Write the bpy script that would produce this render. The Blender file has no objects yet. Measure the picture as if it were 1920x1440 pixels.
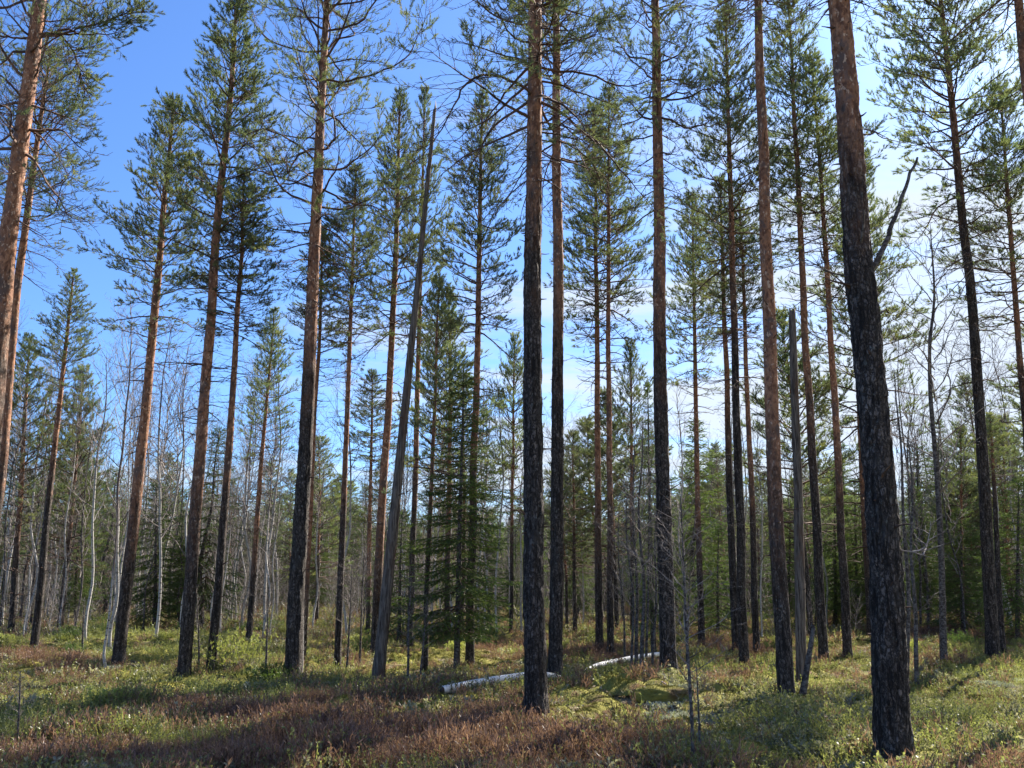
import bpy, math, random
import numpy as np
from mathutils import Vector, Matrix, Quaternion

# ------------------------------------------------------------------ camera, sky, sun, exposure
S = bpy.context.scene
COL = S.collection
F = 1739.0                      # focal length in pixels of the 1920 px wide photograph
PITCH = math.radians(12.0)
CAMZ = 1.6
cam_d = bpy.data.cameras.new('camera')
cam_d.sensor_width = 36.0
cam_d.lens = F / 1920.0 * 36.0
cam_d.clip_start = 0.05
cam_d.clip_end = 2000.0
cam = bpy.data.objects.new('camera', cam_d)
COL.objects.link(cam)
cam.location = (0, 0, CAMZ)
cam.rotation_euler = (math.radians(90) + PITCH, 0, 0)
S.camera = cam

SUN_AZ, SUN_EL = math.radians(40.0), math.radians(37.0)
world = bpy.data.worlds.new('World')
S.world = world
world.use_nodes = True
wn, wl = world.node_tree.nodes, world.node_tree.links
wn.clear()
w_out = wn.new('ShaderNodeOutputWorld')
w_bg = wn.new('ShaderNodeBackground')
w_bg.inputs['Strength'].default_value = 0.0445
sky = wn.new('ShaderNodeTexSky')
sky.sky_type = 'NISHITA'
sky.sun_disc = False
sky.sun_elevation = SUN_EL
sky.sun_rotation = SUN_AZ
sky.air_density = 1.0
sky.dust_density = 0.7
sky.ozone_density = 2.5


def wmath(op, a, b=None, clamp=False):
    n = wn.new('ShaderNodeMath'); n.operation = op; n.use_clamp = clamp
    for i, v in enumerate((a, b)):
        if v is None: continue
        if isinstance(v, (int, float)): n.inputs[i].default_value = v
        else: wl.new(v, n.inputs[i])
    return n.outputs[0]


w_tc = wn.new('ShaderNodeTexCoord')
w_sep = wn.new('ShaderNodeSeparateXYZ')
wl.new(w_tc.outputs['Generated'], w_sep.inputs[0])
zz = wmath('ADD', wmath('MAXIMUM', w_sep.outputs[2], 0.0), 0.12)
w_cmb = wn.new('ShaderNodeCombineXYZ')
wl.new(wmath('DIVIDE', w_sep.outputs[0], zz), w_cmb.inputs[0])
wl.new(wmath('DIVIDE', w_sep.outputs[1], zz), w_cmb.inputs[1])
w_map = wn.new('ShaderNodeMapping')
w_map.inputs['Rotation'].default_value = (0, 0, math.radians(25))
w_map.inputs['Scale'].default_value = (0.55, 1.1, 1)
w_map.inputs['Location'].default_value = (3.1, 1.7, 0)
wl.new(w_cmb.outputs[0], w_map.inputs[0])
w_n = wn.new('ShaderNodeTexNoise')
w_n.inputs['Scale'].default_value = 1.5
w_n.inputs['Detail'].default_value = 9
w_n.inputs['Roughness'].default_value = 0.58
w_n.inputs['Distortion'].default_value = 0.5
wl.new(w_map.outputs[0], w_n.inputs['Vector'])
# more cloud low down and towards the right of the view
low = wmath('MULTIPLY', wmath('SUBTRACT', 0.50, w_sep.outputs[2]), 0.50)
right = wmath('MULTIPLY', w_sep.outputs[0], 0.36)
cov = wmath('ADD', wmath('ADD', w_n.outputs[0], low), right)
w_fac = wn.new('ShaderNodeMapRange')
w_fac.interpolation_type = 'SMOOTHSTEP'
w_fac.inputs['From Min'].default_value = 0.55
w_fac.inputs['From Max'].default_value = 0.80
w_fac.inputs['To Max'].default_value = 0.92
wl.new(cov, w_fac.inputs['Value'])
w_tint = wn.new('ShaderNodeMix'); w_tint.data_type = 'RGBA'; w_tint.blend_type = 'MULTIPLY'
w_tint.inputs['Factor'].default_value = 1.0
wl.new(sky.outputs[0], w_tint.inputs['A'])
w_tint.inputs['B'].default_value = (0.80, 1.15, 1.68, 1)
w_mix = wn.new('ShaderNodeMix'); w_mix.data_type = 'RGBA'
wl.new(w_fac.outputs[0], w_mix.inputs['Factor'])
wl.new(w_tint.outputs['Result'], w_mix.inputs['A'])
w_mix.inputs['B'].default_value = (6.2, 6.8, 7.6, 1)
wl.new(w_mix.outputs['Result'], w_bg.inputs['Color'])
wl.new(w_bg.outputs[0], w_out.inputs['Surface'])

sun_d = bpy.data.lights.new('sun', 'SUN')
sun_d.energy = 5.0
sun_d.angle = math.radians(0.53)
sun_d.color = (1.0, 0.93, 0.82)
sun = bpy.data.objects.new('sun', sun_d)
COL.objects.link(sun)
sdir = Vector((math.sin(SUN_AZ) * math.cos(SUN_EL), math.cos(SUN_AZ) * math.cos(SUN_EL), math.sin(SUN_EL)))
sun.rotation_euler = sdir.to_track_quat('Z', 'Y').to_euler()
sun.location = (20, 20, 30)

S.view_settings.view_transform = 'Standard'
S.view_settings.look = 'None'
S.view_settings.exposure = 1.68
S.view_settings.gamma = 1.0
S.render.engine = 'CYCLES'
S.cycles.max_bounces = 6
S.cycles.diffuse_bounces = 3
S.cycles.glossy_bounces = 2
S.cycles.transmission_bounces = 3
S.cycles.transparent_max_bounces = 4

# ------------------------------------------------------------------ projection helpers
CT, ST = math.cos(PITCH), math.sin(PITCH)


def ray(px, py):
    xc, yc = (px - 960) / F, (720 - py) / F
    return np.array([xc, CT - yc * ST, ST + yc * CT])


def at(px, py, Y):
    d = ray(px, py)
    k = Y / d[1]
    return np.array([d[0] * k, Y, CAMZ + d[2] * k])


def to_px(x, y, z):
    dz = z - CAMZ
    dep = np.maximum(y * CT + dz * ST, 0.1)
    up = -y * ST + dz * CT
    return 960 + F * x / dep, 720 - F * up / dep


# ------------------------------------------------------------------ noise and terrain
def _h(i, j, k, s):
    n = (i * 374761393 + j * 668265263 + k * 2147483647 + s * 974634777) & 0xFFFFFFFF
    n = ((n ^ (n >> 13)) * 1274126177) & 0xFFFFFFFF
    n = (n ^ (n >> 16)) & 0xFFFF
    return n / 65535.0


def vnoise(x, y, z=None, s=0):
    x = np.asarray(x, float); y = np.asarray(y, float)
    z = np.zeros_like(x) if z is None else np.asarray(z, float)
    xi, yi, zi = np.floor(x).astype(np.int64), np.floor(y).astype(np.int64), np.floor(z).astype(np.int64)
    fx, fy, fz = x - xi, y - yi, z - zi
    fx = fx * fx * (3 - 2 * fx); fy = fy * fy * (3 - 2 * fy); fz = fz * fz * (3 - 2 * fz)
    r = 0
    for a in (0, 1):
        for b in (0, 1):
            for c in (0, 1):
                w = (fx if a else 1 - fx) * (fy if b else 1 - fy) * (fz if c else 1 - fz)
                r = r + w * _h(xi + a, yi + b, zi + c, s)
    return r


MOUNDS = []   # (x, y, radius, height)


def gz(x, y):
    x = np.asarray(x, float); y = np.asarray(y, float)
    far = np.clip((np.hypot(x, y) - 22) / 25, 0, 1)
    z = (vnoise(x / 7, y / 7, s=3) - .5) * .30 * (0.4 + far)
    z = z + (vnoise(x / 2.1, y / 2.1, s=5) - .5) * .16
    z = z + (vnoise(x / .75, y / .75, s=7) - .5) * .13
    z = z + (vnoise(x / .28, y / .28, s=9) - .5) * .05
    for (mx, my, r, h) in MOUNDS:
        z = z + h * np.exp(-((x - mx) ** 2 + (y - my) ** 2) / (r * r))
    return z


def base(px, py):
    d = ray(px, py)
    if d[2] >= -0.005: d = ray(px, 1095)
    t, prev = 2.0, None
    while t < 300:
        p = np.array([0, 0, CAMZ]) + d * t
        if p[2] < float(gz(p[0], p[1])): return p
        t += 0.04 if t < 40 else .2
    return p


def flat(px, py):
    d = ray(px, py); t = CAMZ / -d[2]
    return d[0] * t, d[1] * t


for (mx, my, r, h) in ((1240, 1312, .75, .26), (1482, 1316, .55, .13), (1010, 1352, .5, .08), (1680, 1436, .55, .08),
                       (850, 1296, .45, .16), (215, 1330, .5, .12), (1400, 1400, .6, .07), (420, 1262, .7, .12),
                       (560, 1285, .5, .08), (1120, 1300, .8, .08)):
    fx_, fy_ = flat(mx, my)
    MOUNDS.append((fx_, fy_, r, h))


# ------------------------------------------------------------------ materials
def new_mat(name):
    m = bpy.data.materials.new(name); m.use_nodes = True
    m.node_tree.nodes.clear()
    return m, m.node_tree.nodes, m.node_tree.links


class NT:
    def __init__(s, name):
        s.m = bpy.data.materials.new(name); s.m.use_nodes = True
        s.n, s.l = s.m.node_tree.nodes, s.m.node_tree.links
        s.n.clear()
        s.out = s.n.new('ShaderNodeOutputMaterial')

    def put(s, sock, v):
        if v is None: return
        if isinstance(v, bpy.types.NodeSocket): s.l.new(v, sock)
        elif isinstance(v, tuple) and len(v) == 3 and sock.type == 'RGBA': sock.default_value = (*v, 1)
        else: sock.default_value = v

    def node(s, t, **kw):
        n = s.n.new('ShaderNode' + t)
        for k, v in kw.items():
            if k in n.inputs: s.put(n.inputs[k], v)
            else: setattr(n, k, v)
        return n

    def coord(s, which='Object', scale=(1, 1, 1)):
        t = s.n.new('ShaderNodeTexCoord')
        mp = s.n.new('ShaderNodeMapping')
        s.l.new(t.outputs[which], mp.inputs[0]); mp.inputs['Scale'].default_value = scale
        return mp.outputs[0]

    def noise(s, vec, scale, detail=4, rough=.55, dist=0.0):
        n = s.n.new('ShaderNodeTexNoise'); s.l.new(vec, n.inputs['Vector'])
        n.inputs['Scale'].default_value = scale; n.inputs['Detail'].default_value = detail
        n.inputs['Roughness'].default_value = rough; n.inputs['Distortion'].default_value = dist
        return n.outputs[0]

    def voro(s, vec, scale, feature='F1'):
        n = s.n.new('ShaderNodeTexVoronoi'); n.feature = feature; s.l.new(vec, n.inputs['Vector'])
        n.inputs['Scale'].default_value = scale
        return n.outputs['Distance']

    def ramp(s, v, a, b):
        n = s.n.new('ShaderNodeMapRange'); n.interpolation_type = 'SMOOTHSTEP'
        s.put(n.inputs['Value'], v)
        n.inputs['From Min'].default_value = a; n.inputs['From Max'].default_value = b
        return n.outputs[0]

    def mix(s, f, a, b, mode='MIX'):
        n = s.n.new('ShaderNodeMix'); n.data_type = 'RGBA'; n.blend_type = mode
        s.put(n.inputs['Factor'], f); s.put(n.inputs['A'], a); s.put(n.inputs['B'], b)
        return n.outputs['Result']

    def math(s, op, a, b=0.0):
        n = s.n.new('ShaderNodeMath'); n.operation = op
        s.put(n.inputs[0], a); s.put(n.inputs[1], b)
        return n.outputs[0]

    def attr(s, name):
        n = s.n.new('ShaderNodeAttribute'); n.attribute_name = name
        return n

    def bump(s, h, strength, dist):
        n = s.n.new('ShaderNodeBump'); s.l.new(h, n.inputs['Height'])
        n.inputs['Strength'].default_value = strength; n.inputs['Distance'].default_value = dist
        return n.outputs[0]

    def surf(s, col, rough=.9, normal=None, spec=.2):
        b = s.n.new('ShaderNodeBsdfPrincipled')
        s.put(b.inputs['Base Color'], col); s.put(b.inputs['Roughness'], rough)
        b.inputs['Specular IOR Level'].default_value = spec
        if normal is not None: s.l.new(normal, b.inputs['Normal'])
        s.l.new(b.outputs[0], s.out.inputs['Surface'])
        return s.m


def bark_mat():
    t = NT('pine_bark')
    c = t.coord('Object', (1, 1, .5))
    warp = t.noise(c, 6, 3)
    v = t.node('VectorMath', operation='ADD')
    t.l.new(c, v.inputs[0])
    sc = t.node('VectorMath', operation='SCALE'); sc.inputs['Scale'].default_value = .16
    nz = t.n.new('ShaderNodeTexNoise'); nz.inputs['Scale'].default_value = 11; nz.inputs['Detail'].default_value = 5; nz.inputs['Roughness'].default_value = .7
    t.l.new(c, nz.inputs['Vector']); t.l.new(nz.outputs['Color'], sc.inputs[0]); t.l.new(sc.outputs[0], v.inputs[1])
    cw = v.outputs[0]
    e = t.voro(cw, 26, 'DISTANCE_TO_EDGE')
    vc = t.n.new('ShaderNodeTexVoronoi'); t.l.new(cw, vc.inputs['Vector']); vc.inputs['Scale'].default_value = 26
    vs = t.node('SeparateColor'); t.l.new(vc.outputs['Color'], vs.inputs[0])
    e2 = t.voro(cw, 60, 'DISTANCE_TO_EDGE')
    crack = t.ramp(t.math('ADD', e, t.math('MULTIPLY', t.math('SUBTRACT', t.noise(c, 70, 4, .7), .5), .35)), 0.0, 0.25)
    n1 = t.noise(c, 40, 5, .65)
    n2 = t.noise(c, 5, 4)
    low = t.mix(crack, (.045, .036, .031), t.mix(n1, (.155, .125, .108), (.28, .235, .21)))
    low = t.mix(t.ramp(n2, .52, .7), low, (.125, .118, .11))
    low = t.mix(t.math('MULTIPLY', vs.outputs[0], .6), low, (.05, .04, .035))
    fis = t.ramp(t.noise(t.coord('Object', (1, 1, .13)), 26, 5, .7, .6), .40, .50)
    low = t.mix(fis, (.03, .024, .021), low)
    lich = t.ramp(t.noise(c, 26, 5, .7), .60, .66)
    lich = t.math('MULTIPLY', lich, t.ramp(t.noise(c, 3.3, 3), .42, .6))
    low = t.mix(t.math('MULTIPLY', lich, .8), low, (.27, .29, .27))
    c2 = t.coord('Object', (1, 1, .6))
    f1 = t.noise(c2, 16, 5, .65, .4)
    f2 = t.noise(c2, 4, 3)
    up = t.mix(t.ramp(f1, .35, .65), (.13, .06, .038), (.43, .215, .12))
    up = t.mix(t.ramp(t.math('ADD', t.math('MULTIPLY', f2, .6), t.math('MULTIPLY', f1, .4)), .50, .60), up, (.13, .085, .07))
    up = t.mix(t.ramp(t.noise(c2, 22, 2), .60, .68), up, (.52, .36, .26))
    a = t.attr('upper').outputs['Fac']
    k = t.ramp(t.math('ADD', a, t.math('MULTIPLY', t.math('SUBTRACT', n2, .5), 1.0)), .1, .9)
    col = t.mix(k, low, up)
    hgt = t.math('ADD', t.math('ADD', t.math('ADD', t.math('MULTIPLY', fis, 1.2), t.math('MULTIPLY', crack, 1.1)), t.math('MULTIPLY', vs.outputs[1], .9)), t.math('ADD', t.math('MULTIPLY', n1, .5), t.math('MULTIPLY', e2, .5)))
    hu = t.math('MULTIPLY', f1, .9)
    hm = t.node('Mix'); t.put(hm.inputs[0], k); t.put(hm.inputs[2], hgt); t.put(hm.inputs[3], hu)
    nrm = t.bump(hm.outputs[0], 1.0, .018)
    return t.surf(col, .85, nrm, .25)


def snag_mat():
    t = NT('weathered_wood')
    c = t.coord('Object', (1, 1, .06))
    a = t.noise(c, 45, 5, .7)
    b = t.noise(t.coord('Object', (1, 1, .3)), 4, 4)
    col = t.mix(t.ramp(a, .35, .62), (.035, .026, .022), (.18, .15, .125))
    col = t.mix(t.ramp(b, .52, .66), col, (.10, .062, .045))
    return t.surf(col, .85, t.bump(a, 1.0, .012), .2)


def birch_mat():
    t = NT('birch_bark')
    c = t.coord('Object', (1, 1, 3.5))
    a = t.noise(c, 9, 4, .6)
    b = t.noise(t.coord('Object', (1, 1, .6)), 3, 3)
    white = t.mix(b, (.26, .24, .225), (.52, .50, .47))
    d = t.attr('upper').outputs['Fac']
    col = t.mix(t.ramp(a, .56, .64), white, (.045, .038, .035))
    col = t.mix(t.ramp(t.math('ADD', d, t.math('MULTIPLY', t.math('SUBTRACT', b, .5), .5)), .45, .8), col, (.11, .085, .08))
    return t.surf(col, .7, t.bump(a, .6, .006), .3)


def dark_stem_mat():
    t = NT('grey_stem_bark')
    c = t.coord('Object', (1, 1, 1.5))
    a = t.noise(c, 18, 4, .6)
    col = t.mix(t.ramp(a, .4, .62), (.045, .037, .034), (.15, .135, .125))
    return t.surf(col, .85, t.bump(a, .6, .005), .2)


def twig_mat(name, c0, c1):
    t = NT(name)
    isl = t.node('NewGeometry').outputs['Random Per Island']
    return t.surf(t.mix(isl, c0, c1), .85, None, .2)


def leaf_mat(name, c0, c1, c2=None, trans=.35, gloss=.06, rough=.4, obvar=.25, nscale=1.3):
    t = NT(name)
    isl = t.node('NewGeometry').outputs['Random Per Island']
    col = t.mix(isl, c0, c1)
    if c2:
        nn = t.noise(t.coord('Object'), nscale, 3)
        col = t.mix(t.ramp(nn, .45, .68), col, c2)
    oi = t.node('ObjectInfo').outputs['Random']
    h = t.node('HueSaturation')
    t.put(h.inputs['Color'], col)
    mr = t.node('MapRange'); t.put(mr.inputs['Value'], oi)
    mr.inputs['To Min'].default_value = 1 - obvar; mr.inputs['To Max'].default_value = 1 + obvar
    t.put(h.inputs['Value'], mr.outputs[0])
    c = h.outputs[0]
    d = t.node('BsdfDiffuse'); t.put(d.inputs['Color'], c)
    tr = t.node('BsdfTranslucent')
    t.put(tr.inputs['Color'], t.mix(1.0, c, (1.15, 1.15, .7), 'MULTIPLY'))
    m1 = t.node('MixShader'); m1.inputs[0].default_value = trans
    t.l.new(d.outputs[0], m1.inputs[1]); t.l.new(tr.outputs[0], m1.inputs[2])
    g = t.node('BsdfGlossy'); g.inputs['Roughness'].default_value = rough
    m2 = t.node('MixShader'); m2.inputs[0].default_value = gloss
    t.l.new(m1.outputs[0], m2.inputs[1]); t.l.new(g.outputs[0], m2.inputs[2])
    t.l.new(m2.outputs[0], t.out.inputs['Surface'])
    return t.m


M_BARK, M_SNAG, M_BIRCH, M_STEM = bark_mat(), snag_mat(), birch_mat(), dark_stem_mat()
M_TWIG = twig_mat('pine_twig', (.055, .035, .028), (.15, .095, .07))
M_GTWIG = twig_mat('bare_twig', (.095, .078, .072), (.30, .265, .245))
M_NEEDLE = leaf_mat('pine_needles', (.11, .155, .09), (.175, .22, .115), (.22, .235, .10), trans=.42, gloss=.03, rough=.55, nscale=2.0)
M_SPRUCE = leaf_mat('spruce_needles', (.06, .115, .035), (.12, .18, .05), (.145, .20, .05), trans=.4, gloss=.03)
M_HEATHER = leaf_mat('heather_sprigs', (.06, .026, .022), (.33, .205, .175), (.22, .19, .11), trans=.42, gloss=.03, nscale=.7)
M_GRASS = leaf_mat('grass_blades', (.17, .22, .055), (.44, .45, .16), (.32, .36, .09), trans=.55, gloss=.05, nscale=.7)
M_BILB = leaf_mat('bilberry_leaves', (.10, .125, .045), (.25, .26, .11), (.21, .22, .08), trans=.52, gloss=.04, nscale=.7)
M_LING = leaf_mat('lingonberry_leaves', (.12, .125, .085), (.34, .325, .24), (.27, .25, .17), trans=.45, gloss=.06, rough=.5, nscale=.7)
M_LITTER = leaf_mat('dry_litter', (.16, .115, .08), (.42, .34, .25), None, trans=.1, gloss=.02)


def moss_mat():
    t = NT('moss')
    c = t.coord('Object')
    a = t.noise(c, 14, 5, .7); b = t.noise(c, 2.5, 3)
    f = t.noise(c, 120, 3, .7)
    col = t.mix(a, (.13, .125, .03), (.36, .33, .085))
    col = t.mix(t.ramp(b, .5, .7), col, (.13, .085, .045))
    return t.surf(col, .95, t.bump(t.math('ADD', a, t.math('MULTIPLY', f, .6)), 1.0, .03), .1)


M_MOSS = moss_mat()


def ground_mat():
    t = NT('forest_floor')
    c = t.coord('Object')
    cov = t.attr('cover')        # red: heather, green: green plants, blue: pale litter / lichen
    sep = t.node('SeparateColor'); t.l.new(cov.outputs['Color'], sep.inputs[0])
    a = t.noise(c, 5, 5, .65); b = t.noise(c, 28, 4, .7); f = t.noise(c, 150, 3, .7); g = t.noise(c, 1.1, 4)
    soil = t.mix(b, (.05, .037, .028), (.17, .12, .082))
    moss = t.mix(b, (.10, .105, .028), (.33, .31, .085))
    base_ = t.mix(t.ramp(a, .42, .6), soil, moss)
    heath = t.mix(b, (.055, .038, .032), (.18, .13, .10))
    green = t.mix(b, (.08, .085, .03), (.22, .20, .075))
    pale = t.mix(b, (.20, .15, .095), (.46, .37, .25))
    col = t.mix(t.math('MULTIPLY', sep.outputs[0], .85), base_, heath)
    col = t.mix(t.math('MULTIPLY', sep.outputs[1], .8), col, green)
    pf = t.math('MULTIPLY', sep.outputs[2], t.ramp(t.math('ADD', t.math('MULTIPLY', a, .5), t.math('MULTIPLY', g, .5)), .40, .55))
    col = t.mix(pf, col, pale)
    h = t.math('ADD', t.math('MULTIPLY', b, 1.0), t.math('MULTIPLY', f, .5))
    return t.surf(col, .95, t.bump(h, 1.0, .04), .1)


M_GROUND = ground_mat()


# ------------------------------------------------------------------ mesh helpers
def mesh_from(name, verts, faces_list, mats, attrs=None, smooth=False):
    """faces_list: [(int array (n,k), material index), ...]"""
    me = bpy.data.meshes.new(name)
    verts = np.asarray(verts, np.float32)
    me.vertices.add(len(verts)); me.vertices.foreach_set('co', verts.ravel())
    loops = np.concatenate([f.ravel() for f, _ in faces_list]).astype(np.int32)
    tot = np.concatenate([np.full(len(f), f.shape[1], np.int32) for f, _ in faces_list])
    mi = np.concatenate([np.full(len(f), m, np.int32) for f, m in faces_list])
    start = np.concatenate([[0], np.cumsum(tot)[:-1]]).astype(np.int32)
    me.loops.add(len(loops)); me.loops.foreach_set('vertex_index', loops)
    me.polygons.add(len(tot)); me.polygons.foreach_set('loop_start', start); me.polygons.foreach_set('loop_total', tot)
    me.polygons.foreach_set('material_index', mi)
    if smooth: me.polygons.foreach_set('use_smooth', np.ones(len(tot), bool))
    for m in mats: me.materials.append(m)
    for k, v in (attrs or {}).items():
        v = np.asarray(v, np.float32)
        if v.ndim == 1:
            a = me.attributes.new(k, 'FLOAT', 'POINT'); a.data.foreach_set('value', v)
        else:
            a = me.attributes.new(k, 'FLOAT_COLOR', 'POINT'); a.data.foreach_set('color', v.ravel())
    me.update(calc_edges=True)
    return me


def nrm(v):
    return v / (np.linalg.norm(v, axis=-1, keepdims=True) + 1e-9)


def frames(d):
    ref = np.where(np.abs(d[:, 2:3]) > .9, np.array([[1., 0, 0]]), np.array([[0, 0, 1.]]))
    u = nrm(np.cross(d, ref)); v = np.cross(d, u)
    return u, v


class Wood:
    """collects tapered segments and leafy shoots; turns them into one mesh"""
    def __init__(s): s.seg = []; s.sh = []; s.lf = []

    def add_seg(s, a, b, r0, r1): s.seg.append((*a, *b, r0, r1))

    def arrays(s, needle, nseg=3, seed=0):
        V, Fs = [], []
        off = 0
        rs = np.random.RandomState(seed)
        if s.seg:
            A = np.array(s.seg); p0, p1, r0, r1 = A[:, :3], A[:, 3:6], A[:, 6:7], A[:, 7:8]
            u, v = frames(nrm(p1 - p0))
            ring = []
            for (p, r) in ((p0, r0), (p1, r1)):
                for k in range(nseg):
                    an = 2 * math.pi * k / nseg
                    ring.append(p + r * (u * math.cos(an) + v * math.sin(an)))
            Vv = np.stack(ring, 1)
            n = len(A); idx = np.arange(n)[:, None] * (2 * nseg)
            q = []
            for k in range(nseg):
                k2 = (k + 1) % nseg
                q.append(np.stack([idx[:, 0] + k, idx[:, 0] + k2, idx[:, 0] + nseg + k2, idx[:, 0] + nseg + k], 1))
            V.append(Vv.reshape(-1, 3)); Fs.append((np.concatenate(q), 0)); off = n * 2 * nseg
        if s.sh:
            B = np.array(s.sh); p, d, L = B[:, :3], nrm(B[:, 3:6]), B[:, 6:7]
            N, nl, nw, spread = needle
            u, v = frames(d)
            m = len(B)
            t = rs.uniform(0, 1, (m, N)); an = rs.uniform(0, 2 * math.pi, (m, N))
            sp = rs.uniform(.6, 1.25, (m, N)) * spread * (1.15 - .7 * t)
            ln = nl * rs.uniform(.75, 1.2, (m, N))
            root = p[:, None] + d[:, None] * (L[:, None] * t[..., None])
            side = u[:, None] * np.cos(an)[..., None] + v[:, None] * np.sin(an)[..., None]
            nd = nrm(d[:, None] * np.cos(sp)[..., None] + side * np.sin(sp)[..., None])
            tip = root + nd * ln[..., None]
            wv = nrm(np.cross(nd, rs.normal(size=nd.shape))) * (nw / 2)
            T = np.stack([root - wv, root + wv, tip + wv * .3], 2).reshape(-1, 3)
            V.append(T); Fs.append((np.arange(len(T)).reshape(-1, 3) + off, 1))
        return np.concatenate(V), Fs


def bend_path(rs, p, d, L, n, crook, lift):
    pts = [p]; d = nrm(d)
    for i in range(n):
        d = nrm(d + rs.normal(0, crook, 3) + np.array([0, 0, lift]))
        p = p + d * (L / n); pts.append(p)
    return pts


def pine_branch(W, rs, pts, r, leaf0=.3, leafy=1.0, sub=.45, dens=1.0, shoot=.09, mid_gap=.075):
    n = len(pts) - 1
    L = sum(np.linalg.norm(pts[i + 1] - pts[i]) for i in range(n))
    for i in range(n):
        W.add_seg(pts[i], pts[i + 1], max(r * (1 - i / n) ** .8, .003), max(r * (1 - (i + 1) / n) ** .8, .0025))
    f = .16 + rs.uniform(0, .08)
    side = 1
    while f < 1:
        k = min(int(f * n), n - 1); q = pts[k] + (pts[k + 1] - pts[k]) * (f * n - k)
        d = nrm(pts[k + 1] - pts[k])
        lat = nrm(np.cross(d, [0, 0, 1.]) + 1e-6) * side
        side = -side
        a = rs.uniform(.5, 1.0)
        td = nrm(d * math.cos(a) + lat * math.sin(a) + np.array([0, 0, rs.uniform(-.25, .5)]))
        tl = L * sub * rs.uniform(.55, 1.1) * (1 - .55 * f) + .05
        m = max(2, int(tl / .11))
        tp = bend_path(rs, q, td, tl, m, .13, .05 if leafy > 0 else -.04)
        for i in range(m):
            W.add_seg(tp[i], tp[i + 1], .0048 - .0025 * i / m, .0042 - .0025 * (i + 1) / m)
        leaf_ok = f > leaf0 and rs.rand() < leafy
        g = .3
        while g < 1:
            kk = min(int(g * m), m - 1); q2 = tp[kk] + (tp[kk + 1] - tp[kk]) * (g * m - kk)
            d2 = nrm(tp[kk + 1] - tp[kk]); lat2 = nrm(np.cross(d2, [0, 0, 1.]) + 1e-6) * (1 if rs.rand() < .5 else -1)
            d3 = nrm(d2 * .8 + lat2 * rs.uniform(.3, .9) + np.array([0, 0, rs.uniform(-.1, .6)]))
            l3 = rs.uniform(.06, .13)
            W.add_seg(q2, q2 + d3 * l3, .0028, .002)
            if leaf_ok and rs.rand() < .92: W.sh.append((*(q2 + d3 * l3 * .35), *nrm(d3 + [0, 0, .35]), shoot))
            g += mid_gap / max(tl, .05) / dens * rs.uniform(.7, 1.3)
        if leaf_ok: W.sh.append((*tp[-1], *nrm(tp[-1] - tp[-2] + [0, 0, .02]), shoot))
        f += .085 / max(L, .25) / dens * rs.uniform(.8, 1.3) ** 1 + .012
    if leafy > 0: W.sh.append((*pts[-1], *nrm(pts[-1] - pts[-2]), shoot * 1.1))


def pine_crown(seed, L=5.0, R=1.0, style='cone', dead=.45):
    rs = np.random.RandomState(seed); W = Wood()
    z = L * .985
    rot = rs.uniform(0, 6.28)
    while z > -dead * L:
        t = (L - z) / L
        if style == 'sparse':
            rr = R * (1.15 * math.sin(min(t, 1) ** .6 * math.pi * .72) ** .8 if t < 1 else .55) * rs.uniform(.6, 1.15)
            nb = rs.randint(3, 6); el = .9 - 1.15 * min(t, 1.1)
        else:
            rr = 1.12 * R * min(1, (t * 1.55 + .03) ** .78) * (1 - .22 * max(0, t - .6) / .4) * rs.uniform(.62, 1.2)
            nb = rs.randint(4, 6); el = 1.05 - 1.0 * min(t, 1.05) ** .7
        if t > 1: rr *= rs.uniform(.4, 1.05); nb = rs.randint(1, 5)
        rot += rs.uniform(.4, 1.0)
        for b in range(nb):
            az = rot + b * 2 * math.pi / max(nb, 1) + rs.uniform(-.35, .35)
            e = el + rs.uniform(-.2, .2)
            LL = rr * rs.uniform(.5, 1.3) + .08
            if style == 'sparse' and rs.rand() < .15: LL *= 1.35
            d = np.array([math.cos(az) * math.cos(e), math.sin(az) * math.cos(e), math.sin(e)])
            n = max(3, int(LL / .14))
            cr, lift = (.22, .045) if style == 'sparse' else (.08, .035)
            if t > .85: lift = -.06; cr = .15
            pts = bend_path(rs, np.array([0, 0, z + rs.uniform(-.04, .04)]), d, LL, n, cr, lift)
            lf = 1.0
            if t > .78: lf = .65
            if t > .92: lf = .25
            if t > 1: lf = 0
            if style == 'sparse': lf *= .72
            leaf0 = (.35 if style == 'sparse' else .1 + .35 * t)
            pine_branch(W, rs, pts, .007 + .010 * min(LL, 1.5), leaf0, lf, sub=(.5 if style == 'sparse' else .42),
                        dens=(1.2 if style == 'sparse' else 1.25) if t < 1 else .7)
        z -= rs.uniform(.16, .27) * (1 if style != 'sparse' else 1.15)
    for k in range(16):    # leader
        zz_ = L - .03 * k
        a = rs.uniform(0, 6.28)
        W.sh.append((0, 0, zz_, math.cos(a) * .35, math.sin(a) * .35, 1, .09))
    V, Fs = W.arrays((22, .055, .0078, .9) if style == 'sparse' else (26, .056, .0092, .88), 3, seed)
    return mesh_from('pine_crown', V, Fs, [M_TWIG, M_NEEDLE])


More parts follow.
